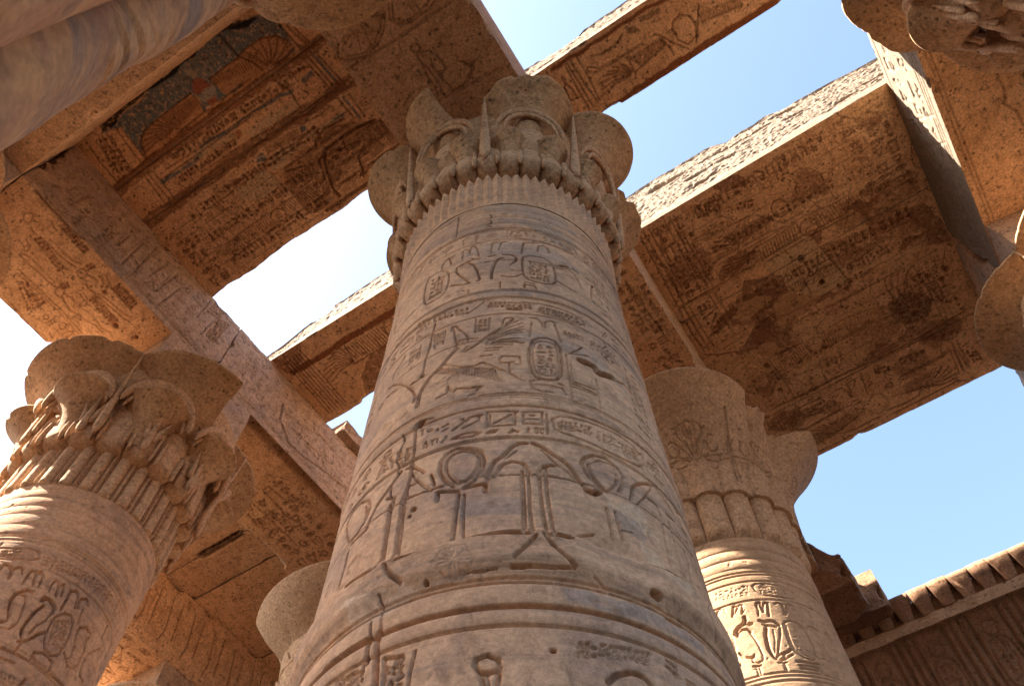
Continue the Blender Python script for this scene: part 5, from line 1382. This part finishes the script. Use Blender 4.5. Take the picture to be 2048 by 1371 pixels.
slab((-11.7, -7.45), (2.9, 5.75), .8, 'plain ceiling slab low at left just right of the left capital, before a dark slot', 29, mats=mats(3, 1), canv={'b': cN}, fres={'b': .02}, chip=.07)
slab((-12.0, -7.45), (5.752, 6.48), .7, 'narrow plain ceiling slab between a dark slot and a sooty joint at lower left', 30, mats=mats(3, 1), canv={'b': cN}, fres={'b': .02}, chip=.07)
slab((-12.0, -7.45), (6.50, 8.4), .7, 'stained ceiling slab above the cup-shaped capital at lower left', 31, mats=mats(0, 1), fres={'b': .025}, chip=.09, er=.02)
slab((-12.0, -7.45), (8.42, 12.0), .7, 'deepest dark ceiling slab at the bottom left', 32, mats=mats(0, 1), chip=.08)
block('stone_fragment', (-7.3, -6.45), (5.0, 7.2), (ZS, 12.5), 'rough stone lump left on top of the beam, seen just left of the central column', 'stone fragment', None, res=.03, mats=mats(1, 1), roughside=True, chip=.25, er=.06, seed=40,
      top=lambda x, y: 1.05 - .75 * sst(5.0, 5.9, 11.3 - y) + 0 * x)
block('stone_fragment', (-1.5, -.42), (10.9, 11.75), (9.55, 10.75), 'broken corner block behind the right-hand column, larger of the two above the cornice', 'stone fragment', None, res=.03, mats=mats(5, 5), chip=.25, er=.05, seed=41,
      top=lambda x, y: 1.2 - .5 * sst(-.9, -.5, x))
block('stone_fragment', (-1.3, -.12), (11.93, 12.6), (9.75, 10.55), 'small square block sitting on the left end of the cornice', 'stone fragment', None, res=.03, mats=mats(5, 5), chip=.1, er=.03, seed=42)

# ------------------------------------------------------------------ columns
def tri(x): return np.abs((x % 1) * 2 - 1)
def umbel(az, z0, z1, d0, d1, r0, r1, nu=72, nv=46, pw=3.0, lin=.25, broken=None, seed=0, sq=1., nz=.012, lip=.03, ribs=0, cut=None):
    t = np.linspace(0, 1, nv)[:, None]; th = (np.linspace(0, 2 * pi, nu, endpoint=False))[None, :]
    e = lin * t + (1 - lin) * t ** pw
    rad = r0 + (r1 - r0) * e; d = d0 + (d1 - d0) * (.35 * t + .65 * e); z = z0 + (z1 - z0) * t
    rad = rad * np.ones_like(th); z = z * np.ones_like(th); d = d * np.ones_like(th)
    if ribs: rad = rad * (1 + .02 * (t > .7) * np.sin(th * ribs))
    ca, sa = cos(az), sin(az); lx = d + rad * np.cos(th) * sq; ly = rad * np.sin(th)
    if cut is not None: ly = np.minimum(ly, cut + (1 - t) * .35 + .03 * fbm(np.stack([lx, ly, z], -1), 5, 3, 1))
    P = np.stack([lx * ca - ly * sa, lx * sa + ly * ca, z], -1)
    S = P + np.array([seed * 3.1, 0, 0])
    if broken:
        ang = np.arctan2(P[..., 1], P[..., 0])
        for a0, wd, dep in broken:
            k = np.exp(-((((ang - R(a0)) + pi) % (2 * pi) - pi) / R(wd)) ** 2) * sst(.5, 1, t) * (1 + .9 * fbm(S, 7, 3, 5))
            P[..., 0] -= ca * dep * k; P[..., 1] -= sa * dep * k; P[..., 2] -= k * dep * .25
    rim = sst(.86, 1., t)
    chip = np.maximum(0, fbm(S, 6, 4, 7) - .22) * .14 * rim
    cx = P[..., 0] - d * ca; cy = P[..., 1] - d * sa
    P[..., 0] -= cx * chip / r1 * 1.; P[..., 1] -= cy * chip / r1 * 1.
    nrm = np.stack([cx, cy, 0 * cx], -1) / (np.hypot(cx, cy)[..., None] + 1e-6)
    P = P + nrm * (nz * .6 * fbm(S, 4, 4, 3))[..., None]
    lipring = P[-1:].copy(); lipring[..., 2] += lip; c = np.array([d1 * ca, d1 * sa, 0])
    inner = lipring.copy(); inner[..., :2] = (inner[..., :2] - c[:2]) * .6 + c[:2]
    cen = inner.copy(); cen[..., :2] = c[:2] + (inner[..., :2] - c[:2]) * .02
    return dict(P=np.concatenate([P, lipring, inner, cen]), close=True)
def blob(az, rc, zc, a, b, h, nu=24, nv=18, rot=0., p=1.):
    """rounded swelling: a radial, b tangential, h vertical half sizes"""
    u = np.linspace(0, 2 * pi, nu, endpoint=False)[None, :]; v = np.linspace(-pi / 2, pi / 2, nv)[:, None]
    cv_ = np.cos(v) ** p; x = rc + a * cv_ * np.cos(u); y = b * cv_ * np.sin(u); z = zc + h * np.sin(v) * np.ones_like(u)
    if rot: x = x + (z - zc) * rot
    ca, sa = cos(az), sin(az); P = np.stack([x * ca - y * sa, x * sa + y * ca, z], -1)
    P = P + (fbm(P, 6, 3, 2) * .008)[..., None]
    return dict(P=P, close=True)
def spike(az, z0, z1, ra, rb, wa, wb, dep=.03, n=16, side=0., pw=1.):
    t = np.linspace(0, 1, n)[:, None]; w_ = wa + (wb - wa) * t; r = ra + (rb - ra) * t ** pw; f = np.clip(t / .08, .15, 1)
    sec = [(-.05, -.8), (0, -1), (dep, 0), (0, 1), (-.05, .8)]
    x = np.concatenate([r + s * f * (1 - .6 * t) for s, _ in sec], 1); y = np.concatenate([w_ * k * f for _, k in sec], 1) + side * t ** 1.5; z = (z0 + (z1 - z0) * t) * np.ones_like(x)
    def cap(k): e = np.stack([x[k:k + 1], y[k:k + 1], z[k:k + 1]], -1); return e * 0 + e.mean(1, keepdims=True)
    P = np.concatenate([cap(0), np.stack([x, y, z], -1), cap(n - 1)])
    ca, sa = cos(az), sin(az); return dict(P=np.stack([P[..., 0] * ca - P[..., 1] * sa, P[..., 0] * sa + P[..., 1] * ca, P[..., 2]], -1), close=True)
def petal_ring(n, z0, z1, r0, r1, amp=.055, off=0., drop=.07, per=40, nv=70, tip=0.):
    """one carved course of close-set leaves: scalloped rounded feet, convex faces"""
    th = np.linspace(0, 2 * pi, n * per, endpoint=False)[None, :]; t = np.linspace(0, 1, nv)[:, None]
    g = (((th - off) * n / (2 * pi) + .5) % 1 - .5) * 2; c = np.sqrt(np.clip(1 - (np.abs(g) / .97) ** 2.4, 0, 1))
    foot = np.sqrt(np.clip(1 - (1 - np.clip(t / .22, 0, 1)) ** 2, 0, 1))
    Rr = .90 + (r0 - .90) * foot + (r1 - r0) * np.clip((t - .2) / .8, 0, 1) + amp * (c - .5) * foot
    Z = z0 + (z1 - z0) * t + drop * (1 - c) * (1 - t) - 0 * tip
    P = np.stack([Rr * np.cos(th), Rr * np.sin(th), Z + 0 * th], -1); q = fbm(P, 7, 3, 3) * .006
    P[..., 0] += q * np.cos(th); P[..., 1] += q * np.sin(th); return dict(P=P, close=True)
def lathe(zs, rs, nu=128, mod=None, seed=0, nz=.006, a0=0):
    th = np.linspace(0, 2 * pi, nu, endpoint=False)[None, :] + a0; z = np.array(zs)[:, None] * np.ones_like(th); r = np.array(rs)[:, None] * np.ones_like(th)
    if mod is not None: r = r + mod(th, z)
    P = np.stack([r * np.cos(th), r * np.sin(th), z], -1)
    if nz: r2 = nz * fbm(P + seed * 7.7, 2.5, 5, 1); P[..., 0] += np.cos(th) * r2; P[..., 1] += np.sin(th) * r2
    return dict(P=P, close=True)
def arcring(az, rc, zc, b, h, thick, n=28, k=8, a0=0., a1=pi, lean=0.):
    """a raised half ring (papyrus head outline)"""
    u = np.linspace(a0, a1, n)[:, None]; v = np.linspace(0, 2 * pi, k, endpoint=False)[None, :]
    thick = thick * np.clip(np.sin(u), 0, 1) ** .3 + .002; rr = 1 + thick / b * np.cos(v); y = b * np.cos(u) * rr; z = zc + h * np.sin(u) * rr; x = rc + thick * 1.1 * np.sin(v) + lean * (z - zc)
    ca, sa = cos(az), sin(az); return dict(P=np.stack([x * ca - y * sa, x * sa + y * ca, z], -1), close=True)

def shaft_part(root, loc, r0, zneck, cv, dense, tori, mat, seed=0, azstep=.0055, rfun=None, zlo=1.2):
    a0, a1 = dense if dense else (0, 0)
    if dense:
        th = np.concatenate([np.arange(R(a0), R(a1), azstep / r0), np.arange(R(a1), R(a0) + 2 * pi - .01, R(2.5))])
        zs = np.concatenate([np.linspace(-EYE - .05, zlo - .01, 40), np.arange(zlo, zneck + .001, azstep)])
    else:
        th = np.linspace(0, 2 * pi, 200, endpoint=False); zs = np.linspace(-EYE - .05, zneck, 260)
    TH, Z = np.meshgrid(th, zs); Rr = np.full_like(TH, r0)
    Rr += .012 * np.exp(-(Z + EYE) / .3)
    for z0, z1, h in tori:
        u = (Z - z0) / (z1 - z0); Rr += np.where((u > 0) & (u < 1), h * (4 * np.clip(u, 0, 1) * (1 - np.clip(u, 0, 1))) ** .5 - h * .45, 0)
    P3 = np.stack([np.cos(TH) * r0, np.sin(TH) * r0, Z], -1)
    Rr += .006 * fbm(P3 + seed, 1.7, 5, 5) + .0012 * fbm(P3 * np.array([1, 1, 3.5]), 16, 3, 6)
    pit = sst(.42, .6, fbm(P3 + seed, 9, 3, 44)); Rr -= .007 * pit
    paint = None
    if cv is not None:
        w_ = sst(a0, a0 + 1, np.degrees(TH)) * (1 - sst(a1 - 1, a1, np.degrees(TH))) * (Z > cv.b0 + .01)
        D, K = cv.sample(TH * r0, Z); edge = fbm(P3, 5, 3, 91)
        Rr -= D * w_ * (1 - .4 * sst(.2, .5, edge)) * .95
    if rfun: Rr = rfun(TH, Z, Rr)
    P = np.stack([np.cos(TH) * Rr, np.sin(TH) * Rr, Z], -1)
    if cv is not None: paint = K * np.array([1, 1, 1, 1]) ; paint[..., 3] *= w_
    o = mesh_from('shaft', [dict(P=P + np.array([loc[0], loc[1], 0]), close=True, paint=paint)], [mat], root, (loc[0], loc[1], 0)); return o
def place(root, loc, name, grids, mat):
    for g in grids: g['P'] = g['P'] + np.array([loc[0], loc[1], 0])
    return mesh_from(name, grids, [mat], root, (loc[0], loc[1], 0))
def fixz(o): return o
def abacus(root, loc, z0=8.98):
    P = []
    hx = .80
    g = []
    for f in range(4):
        a = f * pi / 2; A, B = np.meshgrid(np.linspace(-hx, hx, 60), np.linspace(z0, ZB - .004, 40))
        d = np.minimum(hx - np.abs(A), np.minimum(B - z0, ZB - B)); X = np.full_like(A, hx)
        p = np.stack([X * cos(a) - A * sin(a), X * sin(a) + A * cos(a), B], -1)
        p[..., :2] -= (np.sign(p[..., :2]) * (np.abs(p[..., :2]) > hx - .08)) * (np.maximum(0, fbm(p, 2.6, 3, 5)) * .05 * np.exp(-d / .04))[..., None]
        p += (fbm(p, 4, 4, 8) * .006)[..., None]; g.append(dict(P=p))
    A, B = np.meshgrid(np.linspace(-hx, hx, 6), np.linspace(-hx, hx, 6)); g.append(dict(P=np.stack([A, B, np.full_like(A, z0)], -1)))
    return place(root, loc, 'abacus', g, M_side)
CG = 'sandstone columns carrying the roof'
def col_root(x, y, label):
    o = empty('stone_column', (x, y, 0), label, 'column', CG); return o

def central():
    loc = (-1.6, 2.56); root = col_root(*loc, 'tall central column covered in carved bands, with a capital of eight flaring cups')
    tori = [(6.341, 6.20, .018), (6.20, 6.06, .018), (6.06, 5.92, .018), (5.92, 5.80, .018), (3.384, 3.306, .016), (4.652, 4.565, .012), (2.142, 2.03, .012), (2.026, 1.944, .016)]
    tori = [(b, a, h) for a, b, h in tori]
    def rf(TH, Z, Rr):   # worn base of the ankh frieze: a broad smooth roll and a patched hollow
        s = TH * .925; Rr = Rr + .038 * sst(2.16, 2.25, Z) * (1 - sst(2.36, 2.42, Z + .02 * np.sin(s * 9)))
        q = np.exp(-(((s + .50) / .17) ** 2 + ((Z - 2.33) / .11) ** 2) ** 2); return Rr - .022 * q
    shaft_part(root, loc, .925, 6.385, cC, (-146, 27), tori, M_shaft, 0, .0042, rf)
    # neck: pleated stems with a zigzag top
    nu = 1280; th = np.linspace(0, 2 * pi, nu, endpoint=False)
    zs = np.linspace(0, 1, 60)[:, None]; zt = 7.02 + .05 * (1 - 2 * tri(th * 72 / (2 * pi)))[None, :]
    Z = 6.38 + (zt - 6.38) * zs; THm = th[None, :] + 0 * zs
    P3 = np.stack([np.cos(THm), np.sin(THm), Z], -1)
    Rn = .93 + .028 * (1 - tri(THm * 72 / (2 * pi))) * sst(6.38, 6.5, Z) + .004 * fbm(P3, 4, 4, 2) - .02 * sst(.3, .55, fbm(P3, 3.5, 3, 19)) + .03 * zs
    P = np.stack([np.cos(THm) * Rn, np.sin(THm) * Rn, Z], -1)
    top = P[-1:].copy(); top[..., :2] *= .93
    place(root, loc, 'neck', [dict(P=np.concatenate([P, top]), close=True)], M_shaft)
    cap = place(root, loc, 'capital', [lathe(np.linspace(6.95, 8.9, 60), .90 + .22 * np.linspace(0, 1, 60) ** 1.5, 200)], M_cap)
    sub = dict(par=cap)
    def sp(name, gs, mat=M_cap):
        for g in gs: g['P'] = g['P'] + np.array([loc[0], loc[1], 0])
        return mesh_from(name, gs, [mat], cap, (loc[0], loc[1], 0))
    for k in range(8):
        a = k * pi / 4; br = None
        if k == 7: br = [(-52, 16, .10)]
        sp('umbel', [umbel(a, 7.55, 9.0, .86, 1.10, .15, .505, 120, 64, 3.6, .20, br, k, nz=.012, lip=.03, cut=.04 if k == 6 else None)], M_umb)
        sp('papyrus_head', [blob(a, .98, 8.02, .17, .23, .42, 36, 30), arcring(a, 1.11, 8.0, .345, .56, .03, lean=.20), arcring(a, 1.15, 8.0, .27, .45, .02, lean=.14)])
    for k in range(16):
        a = R(11.25) + k * pi / 8
        sp('small_umbel', [umbel(a, 7.3, 7.80, .99, 1.05, .075, .175, 48, 34, 3.4, .12, None, k + 20, nz=.004, lip=.012)], M_umb)
    bl = [petal_ring(32, 7.10, 7.80, 1.075, 1.02, .06, 0., .06)]
    for k in range(32):
        a = (k + .5) * pi / 16; bl.append(blob(a, 1.07, 7.32, .045, .024, .19, 12, 14, p=.7))
    sp('bud_ring', bl)
    sp('base_ring', [lathe([7.0, 7.06, 7.12, 7.2], [.88, .92, .93, .92], 128)])
    for k in range(8):
        sp('leaf_spike', [spike(R(22.5) + k * pi / 4, 7.2, 8.96, 1.11, 1.29, .06, .012)])
    abacus(root, loc)
    return root

def stems(n, z0, z1, rb, amp, thin=.5, nu=1200):
    def mod(th, z):
        x = th * n / (2 * pi); f = (x % 1)
        big = np.sqrt(np.clip(1 - ((f - .33) / .33) ** 2, 0, 1)); sm = (1 - np.clip(np.abs(f - .83) / .15, 0, 1)) * .8
        return amp * np.maximum(big, sm) * sst(z0 + .002, z0 + .03, z)
    zs = np.linspace(z0, z1, 40); return lathe(zs, np.full(40, rb), nu, mod, nz=.006)
def four_cup(loc, label, off=0., variant=0, shaftcv=None, dense=None, detail=2, src=None, broken={}, shaft_r=.92, mat=M_shaft, rfun=None, tori=None, umb=None, cutk=None):
    root = col_root(*loc, label); U = umb or M_umb
    if tori is None: tori = [(6.78, 6.66, .015), (6.66, 6.52, .014), (6.52, 6.40, .012), (6.40, 6.24, .010), (6.24, 6.10, .010)]
    tori = [(b, a, h) for a, b, h in tori]
    shaft_part(root, loc, shaft_r, 6.87, shaftcv, dense, tori, mat, variant, .0075, rfun, zlo=3.5 if rfun is None else 1.0)
    place(root, loc, 'neck', [stems(28, 6.85, 7.62, .89, .075)], M_cap)
    cap = place(root, loc, 'capital', [lathe(np.linspace(7.5, 8.95, 50), .93 + .28 * np.linspace(0, 1, 50) ** 1.6, 160)], M_cap)
    def sp(name, gs, m_=M_cap):
        for g in gs: g['P'] = g['P'] + np.array([loc[0], loc[1], 0])
        return mesh_from(name, gs, [m_], cap, (loc[0], loc[1], 0))
    for k in range(4):
        a = k * pi / 2 + off
        sp('umbel', [umbel(a, 7.9, 8.95, .60, .725, .36, .975, 160, 64, 3.0, .22, None if k == cutk else broken.get(k), variant * 10 + k, nz=.016, lip=.03, cut=.06 if k == cutk else None)], U)
        if detail: sp('leaf_spike', [spike(a + pi / 4, 7.5, 8.93, 1.17, 1.35, .055, .010)])
    if detail:
        for k in range(8):
            a = off + R(22.5) + k * pi / 4
            sp('middle_umbel', [umbel(a, 7.6, 8.28, .95, 1.08, .14, .385, 90, 44, 3.0, .15, None, variant * 10 + k + 40, nz=.01, lip=.02)], U)
            sp('papyrus_head', [arcring(a, 1.17, 8.08, .42, .50, .055, lean=.16), arcring(a, 1.13, 8.05, .36, .38, .03, lean=.16), blob(a, 1.0, 8.2, .14, .25, .34)])
        for k in range(4): sp('fan_head', [blob(off + pi / 4 + k * pi / 2, 1.13, 8.5, .05, .16, .2)])
        n = 20; bl = [petal_ring(20, 7.46, 8.15, 1.06, 1.05, .06, off, .08)]
        for k in range(n):
            a = off + (k + .5) * 2 * pi / n
            for q in (-.035, .035): bl.append(blob(a + q, 1.075, 7.70, .045, .024, .22, 12, 14, p=.7))
        sp('bud_ring', bl)
        for k in range(n if detail > 1 else 0):
            if k % 2: sp('sepal', [spike(off + k * 2 * pi / n, 7.52, 8.36, 1.15, 1.20, .05, .004, .03), spike(off + (k + .12) * 2 * pi / n, 7.72, 8.12, 1.14, 1.19, .045, .004, .02, side=.10), spike(off + (k - .12) * 2 * pi / n, 7.72, 8.12, 1.14, 1.19, .045, .004, .02, side=-.10)])
    abacus(root, loc); return root

def bell(loc, label, off, shaftcv=None, dense=None, variant=0, n=18, tori=None, cups=True, Rr=.97, D=.80, brk_az=None, rz=9., fans=True, pw=2.2):
    root = col_root(*loc, label)
    if tori is None: tori = [(6.76, 6.63, .018), (6.63, 6.49, .022), (6.49, 6.35, .022)]
    tori = [(b, a, h) for a, b, h in tori]
    shaft_part(root, loc, .92, 6.83, shaftcv, dense, tori, M_shaft2, variant, .007, None, zlo=3.5)
    def md(th, z):
        f = (th * n / (2 * pi)) % 1; return .10 * np.sqrt(np.clip(1 - ((f - .5) / .5) ** 2, 0, 1)) * sst(6.8, 6.95, z) * (1 + .25 * sst(7.3, 7.6, z))
    place(root, loc, 'neck', [lathe(np.linspace(6.81, 7.62, 60), np.full(60, .875) + .02 * np.linspace(0, 1, 60), 900, md)], M_cap)
    # bell: lower leaves, incised fans above, four shallow lobes at the rim
    nu, nv = 900, 220; th = np.linspace(0, 2 * pi, nu, endpoint=False)[None, :]; t = np.linspace(0, 1, nv)[:, None]; Z = 7.5 + (rz - 7.5) * t + 0 * th
    x = (((th - off) / (pi / 2) + .5) % 1 - .5) * (pi / 2)                       # angle from nearest lobe centre
    lob = D * np.cos(x) + np.sqrt(np.maximum(Rr ** 2 - (D * np.sin(x)) ** 2, 0))
    if brk_az:
        dz = (th - R((brk_az[0] + brk_az[1]) / 2) + pi) % (2 * pi) - pi; hw = R((brk_az[1] - brk_az[0]) / 2)
        rag = fbm(np.stack([th * 3 + 0 * t, 0 * th + t, 0 * th + 0 * t], -1), 2, 4, 6) * .25; kk = 1 - sst(hw - .06, hw + .06, np.abs(dz) + rag * .3)
        lob = lob * (1 - kk) + (1.27 + rag) * kk
    base = .99 + .15 * t
    e = np.clip((t - .15) / .85, 0, 1) ** pw if pw > 0 else np.clip((t - .60) / .40, 0, 1) ** 1.2 * (1.75 - .75 * np.clip((t - .60) / .40, 0, 1)); Rb = base + (lob - base) * e
    f = (th * n / (2 * pi)) % 1; g = f - .5
    leaf = np.sqrt(np.clip(1 - (g / .48) ** 2, 0, 1)); env = np.clip(1 - ((t - .12) / .22) ** 2, 0, 1) ** .5
    inside = (np.abs(g) < .46 * np.sqrt(np.clip(1 - np.clip((t - .12) / .26, 0, 1) ** 2, 0, 1)))
    Rb += .085 * leaf * inside * (t < .38) - .02 * (t < .38)
    f2 = ((th * n / (2 * pi)) + .5) % 1 - .5; in2 = np.abs(f2) < .44 * np.sqrt(np.clip(1 - np.clip((t - .2) / .38, 0, 1) ** 2, 0, 1)); Rb += .03 * in2 * (t < .58) * (1 - inside * (t < .38)) + .02 * np.clip(1 - t / .06, 0, 1) * 0
    cvb = Canvas(-pi, pi, 7.5, 9.0, .006)
    for k in range(n):
        a = -pi + (k + .5 - 0 * n) * 2 * pi / n
    for k in range(-4, 4) if fans else ():
        a = k * pi / 4 + off
        a = (a + pi) % (2 * pi) - pi
        for j, q in enumerate((-1.15, -.75, -.38, 0, .38, .75, 1.15)):
            ex = a + .05 * q + .19 * q; ez = 8.52 - .16 * q * q; cvb.line([(a, 8.02), (ex * .75 + a * .25, ez - .15)], .012, .012)
            if j % 2 == 0 or j == 3: cvb.line([(ex * .75 + a * .25 + .05 * math.sin(w_) * 1.2, ez - .05 + .11 * math.cos(w_)) for w_ in [i * pi / 5 for i in range(11)]], .012, .012)
        cvb.line([(a + pi / 8 - .02, 7.65), (a + pi / 8, 8.75)], .014, .014); cvb.line([(a + pi / 8 + .03, 7.65), (a + pi / 8 + .005, 8.75)], .014, .014)
    for i in range(40): cvb.line([(-pi + i * pi / 20, 8.03 + .03 * sin(i * 2.1)), (-pi + (i + 1) * pi / 20, 8.03 + .03 * sin((i + 1) * 2.1))], .009, .02)
    Dv, _ = cvb.sample((th + pi + 0 * t) % (2 * pi) - pi, Z); Rb = Rb - Dv * 2.0
    P = np.stack([Rb * np.cos(th), Rb * np.sin(th), Z], -1); nn = fbm(P, 3, 5, 4) * .012; P[..., 0] += nn * np.cos(th); P[..., 1] += nn * np.sin(th)
    lip = P[-1:].copy(); lip[..., 2] += .04; lip2 = lip.copy(); lip2[..., :2] *= .6
    low = P[:1].copy(); low[..., :2] *= .9
    place(root, loc, 'capital', [dict(P=np.concatenate([low, P, lip, lip2]), close=True)], M_cap)
    abacus(root, loc); return root

central()
four_cup((-7.38, 2.6), 'left column with four broad cups, one broken to a point, above a fluted neck', 0., 1, cL, (-122, 72), 2,
         cutk=0)
bell((-1.6, 7.26), 'column behind the central one at right, flowers incised on its bell, sunlight on its shaft', R(-70), cR, (-138, 38), 2, brk_az=(-30, 6), Rr=.985, D=.79, rz=9.1)
four_cup((4.15, 2.6), 'column at the top right corner, its capital rim ragged and broken', 0., 3, detail=2, broken={2: [(-172, 9, .12), (165, 8, .10), (-160, 6, .15)]})
four_cup((4.15, 7.26), 'column at the right edge, two smooth dark cups of its capital showing', 0., 4, detail=1)
four_cup((-7.38, -1.65), 'column past the left edge, only a slice of its round capital rim showing', 0., 5, detail=1)
bell((-7.38, 7.26), 'column low at left with a plain cup-shaped capital partly hidden by the central column', R(-90), None, None, 6, n=12, Rr=1.66, D=0., rz=9.12, fans=False, pw=-1, brk_az=(118, 222))
bell((-12.05, 7.26), 'column at the bottom left of which only the pale top rim shows', R(-45), None, None, 7)
# eroded fluted pier in the near corner
def pier_r(TH, Z, Rr):
    r = 1.31 - .066 * (np.clip(Z, -2, 7) - 2.86)
    P3 = np.stack([np.cos(TH), np.sin(TH), Z * .45], -1); wob = fbm(P3, 1.6, 2, 71)
    n = 12; f = (TH * n / (2 * pi) + .53 + .10 * wob) % 1; g = np.abs(f - .5) * 2
    rb = .25 * np.sqrt(np.clip(1 - g ** 2, 0, 1)) - .19
    # wind-cut bedding: curved ledges that bow across every flute
    ph = Z * 5.5 + 1.5 * g ** 2 + 2.2 * fbm(P3, 1.4, 3, 12) + .6 * np.floor(TH * n / (2 * pi) + .53)
    l = ph % 1; on = sst(-.15, .25, fbm(P3, 2.0, 3, 33)); ledge = np.exp(-(l / .07) ** 2) + .6 * np.exp(-((l - .2) / .04) ** 2) + .4 * np.exp(-((l - .34) / .03) ** 2)
    rag = fbm(P3 * np.array([1, 1, .6]), 6, 4, 8)
    er = .035 * fbm(P3, 2.2, 4, 14) - .055 * ledge * on - .07 * sst(.12, .4, fbm(P3 * np.array([1, 1, .4]), 2.6, 3, 15)) * sst(.55, .95, g) + .012 * rag
    return r + rb + er - .03
four_cup((-1.6, -1.65), 'near column in the top left corner with a thick wind-eroded fluted shaft', 0., 8, dense=(5, 135), shaftcv=None, detail=1, shaft_r=1.0, mat=M_erod, tori=[], rfun=pier_r)

# ------------------------------------------------------------------ cornice wall at lower right
def cornice():
    x0, x1 = -3.2, 9.; loc = ((x0 + x1) / 2, 12.6, 0); root = empty('temple_wall', loc, 'back wall at lower right topped by a cavetto cornice and a row of carved cobras', 'wall')
    L_ = (loc[0], loc[1], 0)
    g = []
    xs = np.arange(x0, x1, .03); A, B = np.meshgrid(xs, np.linspace(-EYE, 7.6, 60)); g.append(dict(P=np.stack([A, 12.55 + .01 * fbm(np.stack([A, B, B * 0], -1), 2, 3, 1), B], -1)))
    A, B = np.meshgrid(xs, np.linspace(12.55, 13.4, 4)); g.append(dict(P=np.stack([A, B, np.full_like(A, 9.3)], -1)))
    for xe in (x0, x1 - .03): A, B = np.meshgrid(np.linspace(12.55, 13.4, 4), np.linspace(-EYE, 9.3, 8)); g.append(dict(P=np.stack([np.full_like(A, xe), A, B], -1)))
    A, B = np.meshgrid(np.linspace(x0, x1 - .03, 8), np.linspace(-EYE, 9.3, 8)); g.append(dict(P=np.stack([A, np.full_like(A, 13.4), B], -1)))
    mesh_from('wall_face', g, [M_corn], root, L_)
    # torus
    th = np.linspace(0, 2 * pi, 20, endpoint=False)[None, :]; X = np.linspace(x0, x1, 120)[:, None]
    mesh_from('torus_moulding', [dict(P=np.stack([X + 0 * th, 12.5 + .11 * np.cos(th) + 0 * X, 7.66 + .11 * np.sin(th) + 0 * X], -1), close=True)], [M_corn], root, L_)
    # cavetto with vertical leaves and name rings
    cv = Canvas(x0, x1, 7.75, 9.15, .012)
    k = 0; x = x0 + .1
    while x < x1 - .8:
        for j in range(4): cv.line([(x + .13 * j, 7.78), (x + .13 * j, 9.12)], .034, .06)
        cartouche(cv, x + .46, x + .80, 8.0, 8.8, .026, .035, .018, k, 4); cv.line(circ(x + .63, 8.93, .11, 12), .022, .03); x += .87; k += 1
    xs = np.arange(x0, x1, .016); u = np.linspace(0, 1, 110); A, Uu = np.meshgrid(xs, u); Zc = 7.75 + 1.4 * Uu
    Yc = 12.52 - .50 * (1 - np.sqrt(np.clip(1 - Uu ** 2, 0, 1))); D, K = cv.sample(A, Zc)
    P = np.stack([A, Yc + D + .012 * fbm(np.stack([A, Zc, 0 * A], -1), 3, 4, 2), Zc], -1)
    mesh_from('cavetto', [dict(P=P, m=0)], [M_corn], root, L_)
    # fillet
    o = []
    for (ya, yb, za, zb) in ((12.0, 12.0, 9.15, 9.36), (12.0, 12.5, 9.36, 9.36), (12.03, 12.0, 9.146, 9.15)):
        A, Uu = np.meshgrid(np.arange(x0, x1, .02), np.linspace(0, 1, 14)); P = np.stack([A, ya + (yb - ya) * Uu, za + (zb - za) * Uu], -1)
        q = np.maximum(0, fbm(P, 2.2, 4, 17)) * .06; P[..., 1] += q * (za != zb); P[..., 2] += q * .3 * (Uu < .2) + .006 * fbm(P, 8, 3, 3); o.append(dict(P=P))
    mesh_from('fillet', o, [M_band], root, L_)
    # uraeus frieze: solid backing and one cobra after another
    A, B = np.meshgrid(np.linspace(x0, x1, 300), np.linspace(9.36, 9.98, 6)); bk = np.stack([A, 12.42 + 0 * A, B], -1)
    A2, B2 = np.meshgrid(np.linspace(x0, x1, 300), np.linspace(12.42, 12.9, 3)); tk = np.stack([A2, B2, 9.98 + .03 * N2(A2, A2 * 0, 3, 5)], -1)
    mesh_from('frieze_backing', [dict(P=bk), dict(P=tk)], [M_corn], root, L_)
    x = x0 + .1; k = 0; rr = random.Random(4)
    while x < x1 - .3:
        wt = .1735 if rr.random() > .12 else .15; wb = .05; tz = 10.02 + rr.uniform(-.012, .012); n = 10; tt = np.linspace(0, 1, n)[:, None]
        sec = [(-1, .26), (-1, .0), (-.96, -.004), (0, -.014), (.96, -.004), (1, .0), (1, .26)]
        W_ = wb + (wt - wb) * tt ** 1.1; lean = -.20 * tt - .02
        X = np.concatenate([x + W_ * a for a, b in sec], 1); Y = np.concatenate([12.38 + lean + b * .9 for a, b in sec], 1); Z = 9.36 + (tz - 9.36) * tt + 0 * X
        P = np.stack([X, Y, Z], -1); P = P + (fbm(P, 5, 3, k) * .02)[..., None]
        tp_ = P[-1:].copy(); tp_[..., 1] = 12.45
        mesh_from('cobra_figure', [dict(P=np.concatenate([P, tp_]))], [M_corn], root, L_)
        x += .345; k += 1
cornice()
